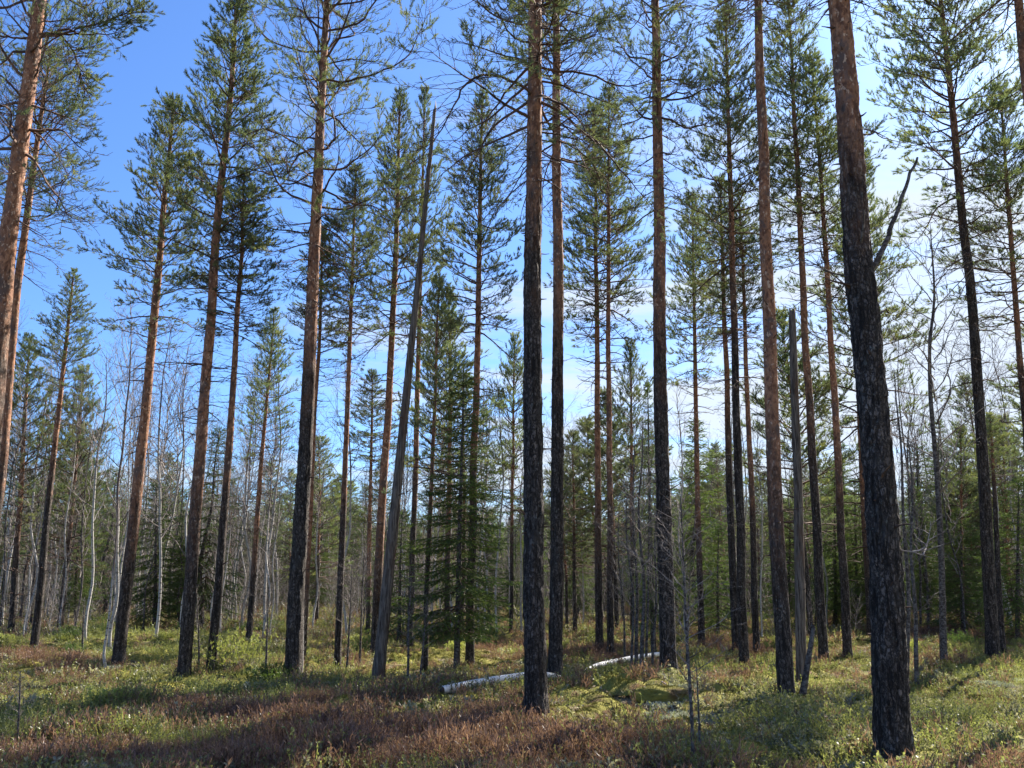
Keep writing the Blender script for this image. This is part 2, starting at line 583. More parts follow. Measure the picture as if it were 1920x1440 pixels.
def spruce_crown(seed, L=6.5, R=.85, z0=.6, sparse=1.0, limb0=True):
    rs = np.random.RandomState(seed); W = Wood(); z = L * .985; rot = 0
    while z > z0:
        t = (L - z) / L
        rr = R * (t * 1.12 + .02) ** .8 * rs.uniform(.8, 1.12)
        if t > .8: rr *= .85
        nb = rs.randint(4, 7); rot += rs.uniform(.3, .9)
        for b in range(nb):
            az = rot + b * 6.283 / nb + rs.uniform(-.3, .3)
            e = .65 - 1.15 * min(1, t * 1.3) ** .6 + rs.uniform(-.12, .12)
            LL = rr * rs.uniform(.7, 1.15) + .04
            d = np.array([math.cos(az) * math.cos(e), math.sin(az) * math.cos(e), math.sin(e)])
            n = max(3, int(LL / .12))
            pts = bend_path(rs, np.array([0, 0, z + rs.uniform(-.05, .05)]), d, LL, n, .05, .045)
            r0 = .006 + .008 * LL
            for i in range(n): W.add_seg(pts[i], pts[i + 1], max(r0 * (1 - i / n), .002), max(r0 * (1 - (i + 1) / n), .002))
            f = .12
            bare = t > .86
            while f < 1:
                k = min(int(f * n), n - 1); q = pts[k] + (pts[k + 1] - pts[k]) * (f * n - k)
                dd = nrm(pts[k + 1] - pts[k]); latv = nrm(np.cross(dd, [0, 0, 1.]))
                for sgn in (-1, 1):
                    tl = (LL * .42 * (1 - .75 * f) + .05) * rs.uniform(.7, 1.2)
                    td = nrm(dd * .75 + latv * sgn * rs.uniform(.5, 1) + np.array([0, 0, rs.uniform(-.55, .05)]))
                    m = max(1, int(tl / .085)); pq = q
                    for j in range(m):
                        td = nrm(td + rs.normal(0, .08, 3) + [0, 0, -.05]); p2 = pq + td * (tl / m)
                        W.add_seg(pq, p2, .0025, .002)
                        if not (bare and rs.rand() < .8) and not (f < .2 and t > .5 and rs.rand() < .5):
                            W.sh.append((*pq, *td, tl / m * 1.15))
                            if rs.rand() < .45:
                                W.sh.append((*p2, *nrm(td + rs.normal(0, .5, 3)), .07))
                        pq = p2
                f += .062 / max(LL, .2) * rs.uniform(.8, 1.25) / sparse
            W.sh.append((*pts[-1], *nrm(pts[-1] - pts[-2]), .08))
        z -= rs.uniform(.12, .22)
    for k in range(8): W.sh.append((0, 0, L - .05 * k, 0, .05, 1, .06))
    V, Fs = W.arrays((26, .024, .0088, .95), 3, seed)
    return mesh_from('spruce_crown', V, Fs, [M_TWIG, M_SPRUCE])


def birch_crown(seed, L=6.0, R=1.0, z0=1.5, nb=34, rise=.8, thin=1.0, crook=.12):
    rs = np.random.RandomState(seed); W = Wood()

    def grow(p, d, LL, r, lvl):
        n = max(3, int(LL / .13))
        pts = bend_path(rs, p, d, LL, n, crook, .05 if lvl == 0 else (.02 if lvl == 1 else -.02))
        for i in range(n): W.add_seg(pts[i], pts[i + 1], max(r * (1 - .8 * i / n), .0018), max(r * (1 - .8 * (i + 1) / n), .0016))
        if lvl >= 3: return
        f = .18
        while f < 1:
            k = min(int(f * n), n - 1); q = pts[k] + (pts[k + 1] - pts[k]) * (f * n - k)
            dd = nrm(pts[k + 1] - pts[k]); rv = nrm(rs.normal(size=3)); rv = nrm(rv - dd * rv.dot(dd))
            a = rs.uniform(.4, .85)
            if rs.rand() < thin:
                grow(q, dd * math.cos(a) + rv * math.sin(a), LL * rs.uniform(.3, .55) * (1 - .35 * f), r * .45, lvl + (1 if LL > .35 else 2))
            f += (.13, .12, .14)[min(lvl, 2)] / max(LL, .3) * rs.uniform(.7, 1.4)
    for i in range(nb):
        z = z0 + (L - z0) * (i / nb) ** .85; t = (L - z) / (L - z0)
        az = i * 2.4 + rs.uniform(-.5, .5); e = rise + rs.uniform(-.2, .2) + .25 * (1 - t)
        LL = R * (.35 + .9 * math.sin(min(1, t + .12) * math.pi * .75)) * rs.uniform(.6, 1.15)
        d = np.array([math.cos(az) * math.cos(e), math.sin(az) * math.cos(e), math.sin(e)])
        grow(np.array([0, 0, z]), d, LL, .006 + .006 * t, 0 if LL > .5 else 1)
    V, Fs = W.arrays(None, 3, seed)
    return mesh_from('birch_crown', V, Fs, [M_GTWIG])


# ------------------------------------------------------------------ trunks
def trunk_mesh(path, radii, mat, upper=None, ns=12, step=.12, rough=.05, flare=.35, seed=0, stubs=0, stubz=(1, 5), jag=0,
               name='trunk', stub_mat=None, wob=.0, buried=.25):
    """path: (n,3) local points starting at the base; radii: function of height fraction 0..1"""
    rs = np.random.RandomState(seed)
    path = np.asarray(path, float)
    seg = np.linalg.norm(np.diff(path, axis=0), axis=1); cum = np.concatenate([[0], np.cumsum(seg)])
    L = cum[-1]
    s = np.arange(-buried, L + step * .5, step); s = np.append(s[s < L], L) if s[-1] != L else s
    # smooth interpolation (monotone spline through averaging)
    sc = np.clip(s, 0, L)
    P = np.stack([np.interp(sc, cum, path[:, k]) for k in range(3)], 1)
    if len(path) > 2:
        w = max(1, int(.55 / step))
        Pp = np.concatenate([np.repeat(P[:1], w, 0) - (P[1] - P[0]) * np.arange(w, 0, -1)[:, None] * 0, P,
                             np.repeat(P[-1:], w, 0)])
        ker = np.hanning(2 * w + 3)[1:-1]; ker /= ker.sum()
        Sm = np.stack([np.convolve(Pp[:, k], ker, 'valid') for k in range(3)], 1)
        fade = np.clip(np.minimum(sc / .8, (L - sc) / .8), 0, 1)[:, None]
        P = P * (1 - fade) + Sm[:len(P)] * fade
    P[:, 2] += np.minimum(s, 0)
    if wob:
        k = np.clip(sc / 1.0, 0, 1) * np.clip((L - sc) / 1.0, 0, 1) * wob
        P[:, 0] += (vnoise(s / 1.3, s * 0 + seed, s=seed) - .5) * k
        P[:, 1] += (vnoise(s / 1.3, s * 0 + seed + 50, s=seed) - .5) * k
    d = nrm(np.gradient(P, axis=0))
    u, v = frames(d)
    u = nrm(np.array([[1., 0, 0]]) - d * d[:, :1]); v = np.cross(d, u)
    r = np.array([radii(x / L) for x in sc])
    th = np.linspace(0, 2 * math.pi, ns, endpoint=False)
    TH, SS = np.meshgrid(th, s)
    rr = r[:, None] * (1 + flare * np.exp(-np.maximum(SS, 0) / .15) * (1 + .55 * np.sin(TH * 4 + seed) + .25 * np.sin(TH * 7 + seed)) * .75)
    ax, ay = np.cos(TH), np.sin(TH)
    if rough:
        R0 = max(r.max(), .03)
        amp = rough * (1 if upper is None else 1)
        ridge = 1 - 2 * abs(vnoise(ax * R0 * 30, ay * R0 * 30, SS * 7, s=seed + 9) - .5)
        nn = .9 * (ridge - .6) + vnoise(ax * R0 * 24, ay * R0 * 24, SS * 8, s=seed + 1) - .5
        n2 = vnoise(ax * R0 * 70, ay * R0 * 70, SS * 22, s=seed + 2) - .5
        n3 = vnoise(ax * 1.5, ay * 1.5, SS * 1.2, s=seed + 3) - .5
        rr = rr * (1 + amp * (1.5 * nn + 1.1 * n2) + .14 * n3)
    V = P[:, None] + rr[..., None] * (u[:, None] * ax[..., None] + v[:, None] * ay[..., None])
    if jag:
        V[-1, :, 2] += rs.uniform(-jag, jag, ns) + jag * np.sin(th * 1.0 + seed) * 1.2; V[-2, :, 2] += rs.uniform(-jag * .2, jag * .2, ns)
    n = len(s)
    i = np.arange(n - 1)[:, None] * ns; k = np.arange(ns)[None]; k2 = (k + 1) % ns
    q = np.stack([i + k, i + k2, i + ns + k2, i + ns + k], -1).reshape(-1, 4)
    Vs = V.reshape(-1, 3)
    top = len(Vs); Vs = np.concatenate([Vs, P[-1:] - [[0, 0, jag * .5]]])
    kt = np.arange(ns); fan = np.stack([(n - 1) * ns + kt, (n - 1) * ns + (kt + 1) % ns, np.full(ns, top)], 1)
    up = np.repeat((upper(np.maximum(P[:, 2], 0)) if upper else np.zeros(n)), ns); up = np.append(up, up[-1])
    faces = [(q, 0), (fan, 0)]
    if stubs:
        W = Wood()
        for j in range(stubs):
            zt = rs.uniform(*stubz); kk = int(np.argmin(abs(P[:, 2] - zt)))
            az = rs.uniform(0, 6.28); e = rs.uniform(-.3, .5); LL = rs.choice([.03, .05, .08, .16, .3], p=[.25, .3, .25, .12, .08])
            dd = np.array([math.cos(az) * math.cos(e), math.sin(az) * math.cos(e), math.sin(e)])
            rt = r[kk]; p0 = P[kk] + dd * rt * .7; pts = bend_path(rs, p0, dd, LL + rt * .3, 3, .12, 0)
            rb = .005 + .09 * rt * rs.uniform(.5, 1.1)
            for m in range(3): W.add_seg(pts[m], pts[m + 1], rb * (1 - .25 * m), rb * (.75 - .25 * m) + .001)
        Va, Fa = W.arrays(None, 5, seed)
        faces.append((Fa[0][0] + len(Vs), 1)); up = np.concatenate([up, np.zeros(len(Va))]); Vs = np.concatenate([Vs, Va])
    me = mesh_from(name, Vs, faces, [mat, stub_mat or M_TWIG], {'upper': up}, smooth=True)
    return me, P


def obj(name, me, parent=None, loc=(0, 0, 0)):
    o = bpy.data.objects.new(name, me); COL.objects.link(o)
    o.location = loc
    if parent: o.parent = parent
    return o


def thing(o, label, cat, group=None, kind=None):
    o['label'] = label; o['category'] = cat
    if group: o['group'] = group
    if kind: o['kind'] = kind
    return o


def root(name, p, label, cat, group=None):
    o = bpy.data.objects.new(name, None); COL.objects.link(o); o.location = p; o.empty_display_size = .3
    return thing(o, label, cat, group)


def sstep(a, b):
    return lambda z: (lambda x: x * x * (3 - 2 * x))(np.clip((z - a) / (b - a), 0, 1))


# crown libraries (mesh, length, radius)
CONES = [(pine_crown(11 + i, 5.0, 1.0, 'cone'), 5.0) for i in range(6)]
YOUNG = [(pine_crown(31 + i, 4.0, .8, 'cone', .1), 4.0) for i in range(3)]
SPARSE = [(pine_crown(51 + i, 5.5, 1.35, 'sparse', .12), 5.5) for i in range(4)]
LIB = {'cone': CONES, 'young': YOUNG, 'sparse': SPARSE}
cnt = 0


def px_r(w, p):
    dep = p[1] * CT + (p[2] - CAMZ) * ST
    return w / 2 * dep / F


def place_tree(name, label, cat, px, w, mat=None, group=None, crown=None, cb=None, Rs=1.0, orange=None, ex=.5, ns=14,
               step=.12, rough=.06, stubs=14, rot=None, wob=.03, lib=None, Y=None, flare=.35, birch_dark=None, rseed=None):
    """px: pixel polyline base -> top (photo pixels); cb: pixel y of the crown's lower edge"""
    global cnt
    cnt += 1
    sd = rseed or cnt * 7
    b = base(*px[0]) if Y is None else None
    if b is None:
        q = at(px[0][0], px[0][1], Y); b = np.array([q[0], Y, float(gz(q[0], Y))])
    else:
        b[2] = float(gz(b[0], b[1]))
    pts = [b] + [at(x, y, b[1]) for x, y in px[1:]]
    loc = np.array([p - b for p in pts])
    H = loc[-1][2]
    r0 = px_r(w * .9, b + [0, 0, .6])
    up = None
    if orange is not None:
        zo = at(px[0][0], orange, b[1])[2] - b[2]
        up = sstep(zo - .24 * H, zo + .24 * H)
    if birch_dark is not None: up = sstep(birch_dark * H - 1.0, birch_dark * H + 1.0)
    me, P = trunk_mesh(loc, lambda t: r0 * max(1 - t, 0) ** ex + .004, mat or M_BARK, up, ns, step, rough, flare, sd,
                       stubs, (.08 * H, .7 * H), wob=wob)
    R = root(name, b, label, cat, group)
    obj('trunk', me, R)
    if crown:
        cm, cl = (lib or LIB[crown])[(cnt * 7 + cnt // 3) % len(lib or LIB[crown])]
        if cb is None: p0 = np.zeros(3); Lc = H
        else:
            zc = at(px[0][0], cb, b[1])[2] - b[2]
            p0 = P[int(np.argmin(abs(P[:, 2] - zc)))]
        tp = loc[-1]
        ax = tp - p0; Lc = np.linalg.norm(ax)
        c = obj('crown', cm, R, p0)
        qa = Vector(ax).to_track_quat('Z', 'Y')
        rz = Quaternion((0, 0, 1), rot if rot is not None else (cnt * 2.39) % 6.28)
        c.rotation_mode = 'QUATERNION'; c.rotation_quaternion = qa @ rz
        k = Lc / cl
        c.scale = (Rs, Rs, k)
    return R


# ------------------------------------------------------------------ ground sheet
def cover_at(x, y):
    """cover kind weights from patches given where they lie on the ground"""
    px, py = to_px(x, y, 0.0)
    jx = (vnoise(x / 1.1, y / 1.1, s=21) - .5) * 150; jy = (vnoise(x / 1.1, y / 1.1, s=22) - .5) * 34
    px = px + jx; py = py + jy
    B = {'heather': ((560, 1358, 220, 26), (860, 1416, 330, 42), (200, 1425, 200, 24), (500, 1420, 160, 22), (1090, 1405, 80, 26), (60, 1253, 130, 9),
                     (950, 1218, 120, 16), (1330, 1212, 130, 12), (1790, 1196, 130, 13), (1160, 1232, 110, 14), (420, 1340, 120, 14)),
         'green': ((60, 1345, 240, 50), (380, 1395, 180, 22), (430, 1292, 330, 24), (250, 1320, 160, 20), (1390, 1262, 100, 24), (1860, 1262, 90, 16),
                   (660, 1262, 90, 14), (260, 1215, 200, 22), (420, 1240, 150, 12)),
         'moss': ((720, 1340, 150, 14), (1190, 1345, 210, 36), (1000, 1318, 220, 14), (820, 1236, 130, 12), (1480, 1326, 110, 14), (1640, 1272, 80, 12),
                  (1340, 1372, 90, 24), (930, 1200, 90, 10), (1580, 1215, 90, 10)),
         'ling': ((1720, 1370, 350, 66), (1500, 1415, 240, 40), (1100, 1290, 100, 13), (1270, 1412, 90, 24), (780, 1275, 90, 10))}
    out = {}
    for k, bl in B.items():
        w = np.full(np.shape(x), .12)
        for (cx, cy, sx, sy) in bl:
            w = np.maximum(w, np.exp(-((px - cx) / sx) ** 2 - ((py - cy) / sy) ** 2))
        out[k] = w * (.75 + .5 * vnoise(x / .6, y / .6, s={'heather': 31, 'green': 32, 'moss': 33, 'ling': 34}[k]))
    return out


def build_ground():
    rad = np.concatenate([[0.0], 1.0 * 1.0135 ** np.arange(0, 480)])
    rad = rad[rad < 500]
    a1 = np.radians(np.arange(-42, 42.01, .3)); a2 = np.radians(np.arange(45, 315.1, 3.0))
    an = np.concatenate([a1, a2]); na = len(an)
    RR, AA = np.meshgrid(rad, an, indexing='ij')
    X, Y = RR * np.sin(AA), RR * np.cos(AA)
    Z = gz(X, Y)
    V = np.stack([X, Y, Z], -1).reshape(-1, 3)
    i = np.arange(len(rad) - 1)[:, None] * na; k = np.arange(na)[None]; k2 = (k + 1) % na
    q = np.stack([i + k, i + na + k, i + na + k2, i + k2], -1).reshape(-1, 4)[:, ::-1]
    c = cover_at(X, Y)
    C = np.stack([np.clip(c['heather'] * 1.4, 0, 1), np.clip(np.maximum(c['green'], c['ling']) * 1.3, 0, 1),
                  np.clip(c['moss'] * 1.3 - .1, 0, 1), np.ones_like(X)], -1).reshape(-1, 4)
    me = mesh_from('ground', V, [(q, 0)], [M_GROUND], {'cover': C}, smooth=True)
    o = obj('ground', me); o['kind'] = 'structure'
    o['label'] = 'forest floor of moss, needles and dry litter'
    return o


build_ground()


# ------------------------------------------------------------------ ground cover templates (one stuff object per plant kind)
def tuft_mesh(kind, seed):
    rs = np.random.RandomState(seed); V = []; T = []

    def tri(a, b, c):
        n = len(V); V.extend((a, b, c)); T.append((n, n + 1, n + 2))

    def blade(p, d, L, w, bend=.4, seg=2):
        side = nrm(np.cross(d, rs.normal(size=3))) * w / 2; q = p
        for i in range(seg):
            d = nrm(d + np.array([d[0] * bend, d[1] * bend, -bend * .5]) * .6)
            q2 = q + d * L / seg; w0 = 1 - i / seg; w1 = 1 - (i + 1) / seg
            if w1 > 0: tri(q - side * w0, q + side * w0, q2 + side * w1); tri(q - side * w0, q2 + side * w1, q2 - side * w1)
            else: tri(q - side * w0, q + side * w0, q2)
            q = q2
        return q

    def leaf(p, d, L, w):
        side = nrm(np.cross(d, rs.normal(size=3))) * w / 2
        tri(p, p + d * L * .5 + side, p + d * L); tri(p, p + d * L, p + d * L * .5 - side)
    n = {'heather': 20, 'green': 26, 'bilberry': 14, 'ling': 12, 'litter': 16}[kind]
    for i in range(n):
        a = rs.uniform(0, 6.28); r = .13 * math.sqrt(rs.rand()); p = np.array([r * math.cos(a), r * math.sin(a), -.01])
        e = rs.uniform(.75, 1.5); az = rs.uniform(0, 6.28)
        d = np.array([math.cos(az) * math.cos(e), math.sin(az) * math.cos(e), math.sin(e)])
        if kind == 'green': blade(p, d, rs.uniform(.05, .14), .0055, .25, 3)
        elif kind == 'litter':
            d[2] = rs.uniform(-.05, .2); p[2] = rs.uniform(.0, .02); d = nrm(d)
            if rs.rand() < .5: blade(p, d, rs.uniform(.04, .13), .004, 0, 2)
            else: leaf(p, d, .035, .018)
        else:
            L = rs.uniform(.07, .16) if kind != 'ling' else rs.uniform(.05, .11)
            m = 5; q = p
            sidew = nrm(np.cross(d, rs.normal(size=3))) * .0018
            for j in range(m):
                d = nrm(d + rs.normal(0, .14, 3)); q2 = q + d * L / m
                tri(q - sidew, q + sidew, q2 + sidew); tri(q - sidew, q2 + sidew, q2 - sidew)
                if j > 0:
                    for _ in range({'heather': 3, 'bilberry': 2, 'ling': 3}[kind]):
                        ld = nrm(d * (1.0 if kind == 'heather' else .4) + rs.normal(0, .6, 3) + [0, 0, .3])
                        if kind == 'heather': leaf(q2, ld, rs.uniform(.018, .04), .0045)
                        elif kind == 'bilberry': leaf(q2, ld, rs.uniform(.012, .02), .010)
                        else: leaf(q2, ld, rs.uniform(.018, .03), .015)
                q = q2
    mat = {'heather': M_HEATHER, 'green': M_GRASS, 'bilberry': M_BILB, 'ling': M_LING, 'litter': M_LITTER}[kind]
    return mesh_from(kind + '_tuft', np.array(V), [(np.array(T), 0)], [mat])


def gn_scatter(name, pts, rot, scl, idx, meshes, label, cat, kind='stuff'):
    coll = bpy.data.collections.new(name + '_source')
    for i, me in enumerate(meshes):
        coll.objects.link(bpy.data.objects.new('%s_source_%02d' % (name, i), me))
    me = bpy.data.meshes.new(name); me.vertices.add(len(pts)); me.vertices.foreach_set('co', np.asarray(pts, np.float32).ravel())
    a = me.attributes.new('rotv', 'FLOAT_VECTOR', 'POINT'); a.data.foreach_set('vector', np.asarray(rot, np.float32).ravel())
    a = me.attributes.new('sclv', 'FLOAT_VECTOR', 'POINT'); a.data.foreach_set('vector', np.asarray(scl, np.float32).ravel())
    a = me.attributes.new('pick', 'INT', 'POINT'); a.data.foreach_set('value', np.asarray(idx, np.int32))
    o = obj(name, me); thing(o, label, cat, kind=kind)
    ng = bpy.data.node_groups.new(name + '_scatter', 'GeometryNodeTree')
    ng.interface.new_socket('Geometry', in_out='INPUT', socket_type='NodeSocketGeometry')
    ng.interface.new_socket('Geometry', in_out='OUTPUT', socket_type='NodeSocketGeometry')
    gi, go = ng.nodes.new('NodeGroupInput'), ng.nodes.new('NodeGroupOutput')
    iop = ng.nodes.new('GeometryNodeInstanceOnPoints')
    ci = ng.nodes.new('GeometryNodeCollectionInfo'); ci.inputs['Collection'].default_value = coll
    ci.inputs['Separate Children'].default_value = True; ci.inputs['Reset Children'].default_value = True
    iop.inputs['Pick Instance'].default_value = True

    def na(nm, t):
        n = ng.nodes.new('GeometryNodeInputNamedAttribute'); n.data_type = t; n.inputs['Name'].default_value = nm
        return n.outputs[0]
    L = ng.links
    L.new(gi.outputs[0], iop.inputs['Points']); L.new(ci.outputs[0], iop.inputs['Instance'])
    L.new(na('rotv', 'FLOAT_VECTOR'), iop.inputs['Rotation']); L.new(na('sclv', 'FLOAT_VECTOR'), iop.inputs['Scale'])
    L.new(na('pick', 'INT'), iop.inputs['Instance Index']); L.new(iop.outputs[0], go.inputs[0])
    md = o.modifiers.new('scatter', 'NODES'); md.node_group = ng
    return o


def build_cover():
    rs = np.random.RandomState(5)
    P = []
    for (r0, r1, dens) in ((6.0, 11, 210), (11, 16, 130), (16, 24, 60), (24, 40, 22), (40, 75, 4)):
        A = .5 * 1.34 * (r1 ** 2 - r0 ** 2); n = int(A * dens)
        r = np.sqrt(rs.uniform(r0 ** 2, r1 ** 2, n)); a = rs.uniform(-.67, .67, n)
        P.append(np.stack([r * np.sin(a), r * np.cos(a), r], 1))
    P = np.concatenate(P); x, y, r = P.T
    c = cover_at(x, y); z = gz(x, y)
    ks = ['heather', 'green', 'moss', 'ling']
    Wt = np.stack([c[k] for k in ks], 1) ** 1.5; Wt /= Wt.sum(1, keepdims=True)
    pick = (rs.rand(len(x), 1) > np.cumsum(Wt, 1)).sum(1).clip(0, 3)
    la, lb = base(828, 1303), base(1244, 1247); lt = np.clip(((x - la[0]) * (lb[0] - la[0]) + (y - la[1]) * (lb[1] - la[1])) / ((lb[0] - la[0]) ** 2 + (lb[1] - la[1]) ** 2), 0, 1)
    off = np.hypot(x - la[0] - lt * (lb[0] - la[0]), y - la[1] - lt * (lb[1] - la[1]))   # plants thin out along the log
    thin = (off < .25) & (rs.rand(len(x)) < .65) & (abs(lt - .49) > .12)
    spec = {0: ('heather', 'heather_cover', 'reddish brown heather sprigs covering the forest floor', 'heather', [('heather', 4)]),
            1: ('green', 'grass_cover', 'yellow green grass and stems growing in the heath', 'grass', [('green', 3), ('bilberry', 3)]),
            2: ('moss', 'litter_cover', 'pale dry litter and twigs lying on moss', 'forest litter', [('litter', 3)]),
            3: ('ling', 'berry_shrub_cover', 'low grey green berry shrubs with shiny leaves', 'berry shrubs', [('ling', 2), ('bilberry', 2)])}
    grow = 1 + np.clip((r - 22) / 30, 0, 1.2)
    for k, (nm, oname, lab, cat, parts) in spec.items():
        m = (pick == k) & ~thin
        if k == 2: m &= rs.rand(len(x)) < .42
        if k != 2: m &= rs.rand(len(x)) < np.clip(1.25 - c['moss'] * 1.25, .12, 1) * (.2 + 1.0 * vnoise(x / .4, y / .4, s=45)) * (.8 if k == 0 else 1)
        meshes = []
        for (kk, n) in parts: meshes += [tuft_mesh(kk, 100 + k * 10 + i + len(meshes)) for i in range(n)]
        n = int(m.sum())
        rot = np.stack([rs.normal(0, .12, n), rs.normal(0, .12, n), rs.uniform(0, 6.28, n)], 1)
        s = rs.uniform(.7, 1.35, n) * grow[m] * (1.1 if k == 0 else 1)
        s *= .55 + .95 * vnoise(x[m] / .55, y[m] / .55, s=44)
        if k == 3: s *= 1.15
        gn_scatter(oname, np.stack([x[m], y[m], z[m] - .005], 1), rot, np.stack([s, s, s * rs.uniform(.8, 1.25, n)], 1),
                   rs.randint(0, len(meshes), n), meshes, lab, cat)


build_cover()


def moss_and_lichen():
    rs = np.random.RandomState(15); ms = []
    for k in range(4):
        n1, n2 = 26, 10
        th = np.linspace(0, 2 * math.pi, n1, endpoint=False); rr = np.linspace(0, 1, n2)[1:]
        TH, RR = np.meshgrid(th, rr)
        kx = 1 + .5 * (vnoise(np.cos(TH) * 1.4 + k * 7, np.sin(TH) * 1.4, s=80 + k) - .5)
        X, Y = RR * kx * np.cos(TH) * .24, RR * kx * np.sin(TH) * .24
        Z = .075 * (1 - RR ** 2.2) * (.8 + .5 * vnoise(X * 14, Y * 14, s=90 + k)) + .02 * (vnoise(X * 50, Y * 50, s=91 + k) - .5) - .02
        V = np.concatenate([np.stack([X, Y, Z], -1).reshape(-1, 3), [[0, 0, .075]]])
        i = np.arange(n2 - 2)[:, None] * n1; kk = np.arange(n1)[None]; k2 = (kk + 1) % n1
        q = np.stack([i + kk, i + n1 + kk, i + n1 + k2, i + k2], -1).reshape(-1, 4)[:, ::-1]
        fan = np.stack([kk[0], k2[0], np.full(n1, len(V) - 1)], 1)
        W = Wood()
        for j in rs.randint(0, len(V), 420): W.sh.append((*V[j], *nrm(rs.normal(0, .5, 3) + [0, 0, 1]), .008))
        Va, Fa = W.arrays((3, .016, .004, .7), 3, k)
        ms.append(mesh_from('moss_cushion', np.concatenate([V, Va]), [(q, 0), (fan, 0), (Fa[0][0] + len(V), 0)], [M_MOSS], smooth=True))
    n = 5200; r = np.sqrt(rs.uniform(7 ** 2, 30 ** 2, n)); a = rs.uniform(-.62, .62, n); x, y = r * np.sin(a), r * np.cos(a)
    c = cover_at(x, y); keep = rs.rand(n) < np.clip(c['moss'] * 1.3 + .14 + .12 * c['ling'], 0, 1); x, y = x[keep], y[keep]; n = len(x)
    s = rs.uniform(.5, 1.5, n)
    gn_scatter('moss_cover', np.stack([x, y, gz(x, y)], 1), np.stack([rs.normal(0, .08, n), rs.normal(0, .08, n), rs.uniform(0, 6.28, n)], 1),
               np.stack([s, s, s * rs.uniform(.6, 1.5, n)], 1), rs.randint(0, 4, n), ms, 'soft yellow green moss cushions between the heather and the shrubs', 'moss')
    lm = leaf_mat('reindeer_lichen', (.34, .36, .30), (.58, .60, .50), None, trans=.2, gloss=.02)
    ls = []
    for k in range(3):
        W = Wood()
        for j in range(60):
            p = rs.normal(0, .07, 3) * [1, 1, .0] + [0, 0, .01]; W.sh.append((*p, *nrm(rs.normal(0, .4, 3) + [0, 0, 1]), .03))
        Va, Fa = W.arrays((9, .022, .006, 1.0), 3, k); ls.append(mesh_from('lichen_tuft', Va, [(Fa[0][0], 0)], [lm]))
    P = []
    for (cx, cy, sx, sy, m) in ((1765, 1424, 70, 14, 240), (1635, 1334, 24, 5, 26), (232, 1262, 30, 4, 24), (1560, 1420, 60, 14, 30), (1850, 1290, 60, 12, 26), (1880, 1390, 60, 20, 40), (1300, 1345, 60, 16, 40), (1250, 1352, 70, 10, 40), (820, 1276, 30, 5, 14)):
        for j in range(m): P.append(flat(rs.normal(cx, sx * .6), rs.normal(cy, sy * .6)))
    P = np.array(P); n = len(P); s = rs.uniform(.6, 1.3, n)
    gn_scatter('lichen_cover', np.stack([P[:, 0], P[:, 1], gz(P[:, 0], P[:, 1])], 1), np.stack([s * 0, s * 0, rs.uniform(0, 6.28, n)], 1), np.stack([s, s, s], 1),
               rs.randint(0, 3, n), ls, 'whitish grey reindeer lichen patches between the low shrubs', 'lichen')


moss_and_lichen()

# ------------------------------------------------------------------ the pines of the photograph
G1 = 'tall pines of the near stand'
G2 = 'slender pines of the middle stand'
T = place_tree
P1 = T('pine_tree', 'big sunlit pine at the left edge with pale tan bark and long dark limbs', 'pine tree',
       [(-72, 1300), (-20, 850), (12, 480), (40, 250), (76, 0), (98, -180), (125, -520)], 44, group=G1, crown='sparse', cb=330, Rs=1.1,
       orange=700, ex=.38, ns=40, step=.05, rough=.05, stubs=26)
T('pine_tree', 'slimmer pine standing directly behind the big sunlit one at the left edge', 'pine tree',
  [(-38, 1245), (0, 900), (30, 560), (68, 280), (96, 90)], 24, group=G1, crown='sparse', cb=470, Rs=1.05, orange=900, ns=20)
T('pine_tree', 'short slender pine near the left edge, its pointed crown alone against blue sky', 'pine tree',
  [(62, 1228), (80, 1060), (104, 820), (128, 620), (138, 512)], 16, group=G2, crown='cone', cb=760, Rs=.62, orange=880)
T('pine_tree', 'pine with red brown upper trunk beside a white crooked birch stem at left', 'pine tree',
  [(222, 1243), (245, 1040), (272, 790), (292, 560), (312, 330), (326, 195)], 25, group=G1, crown='cone', cb=640, Rs=1.0, orange=1000, ns=24, step=.08)
T('pine_tree', 'tall pine with crown tip just reaching the top of the picture at left', 'pine tree',
  [(344, 1272), (366, 960), (388, 700), (408, 420), (428, 220), (446, -10)], 27, group=G1, crown='cone', cb=560, Rs=1.3, orange=960, ns=28, step=.07)
T('pine_tree', 'narrow pine close right of the tall one whose tip reaches the frame', 'pine tree',
  [(396, 1252), (420, 960), (440, 700), (452, 480), (458, 330)], 18, group=G1, crown='cone', cb=640, Rs=.85, orange=900, ns=20)
T('pine_tree', 'small distant pine with rusty trunk between the narrow one and a thick near trunk', 'pine tree',
  [(466, 1202), (486, 920), (504, 720), (514, 590)], 12, group=G2, crown='cone', cb=870, Rs=.9, orange=1050)
T('pine_tree', 'thick pine left of centre with a broad open crown filling the top', 'pine tree',
  [(548, 1276), (563, 1000), (578, 720), (592, 420), (603, 200), (612, 0), (618, -150)], 34, group=G1, crown='sparse', cb=500, Rs=1.25,
  orange=700, ex=.5, ns=36, step=.05, rough=.08, stubs=50)
T('pine_tree', 'orange stemmed pine almost hidden behind the thick trunk left of centre', 'pine tree',
  [(568, 1240), (584, 900), (600, 620), (606, 430)], 12, group=G2, crown='cone', cb=700, Rs=.8, orange=1100)
T('pine_tree', 'slim pine with short green crown midway between thick trunk and grey snag', 'pine tree',
  [(632, 1256), (642, 1000), (654, 720), (664, 450), (668, 318)], 14, group=G2, crown='cone', cb=650, Rs=.85, orange=950)
T('pine_tree', 'pine with glowing orange trunk and pointed crown just left of the grey snag', 'pine tree',
  [(703, 1232), (714, 1000), (728, 780), (741, 520), (750, 180)], 19, group=G2, crown='cone', cb=640, Rs=.95, orange=1050, ns=20)
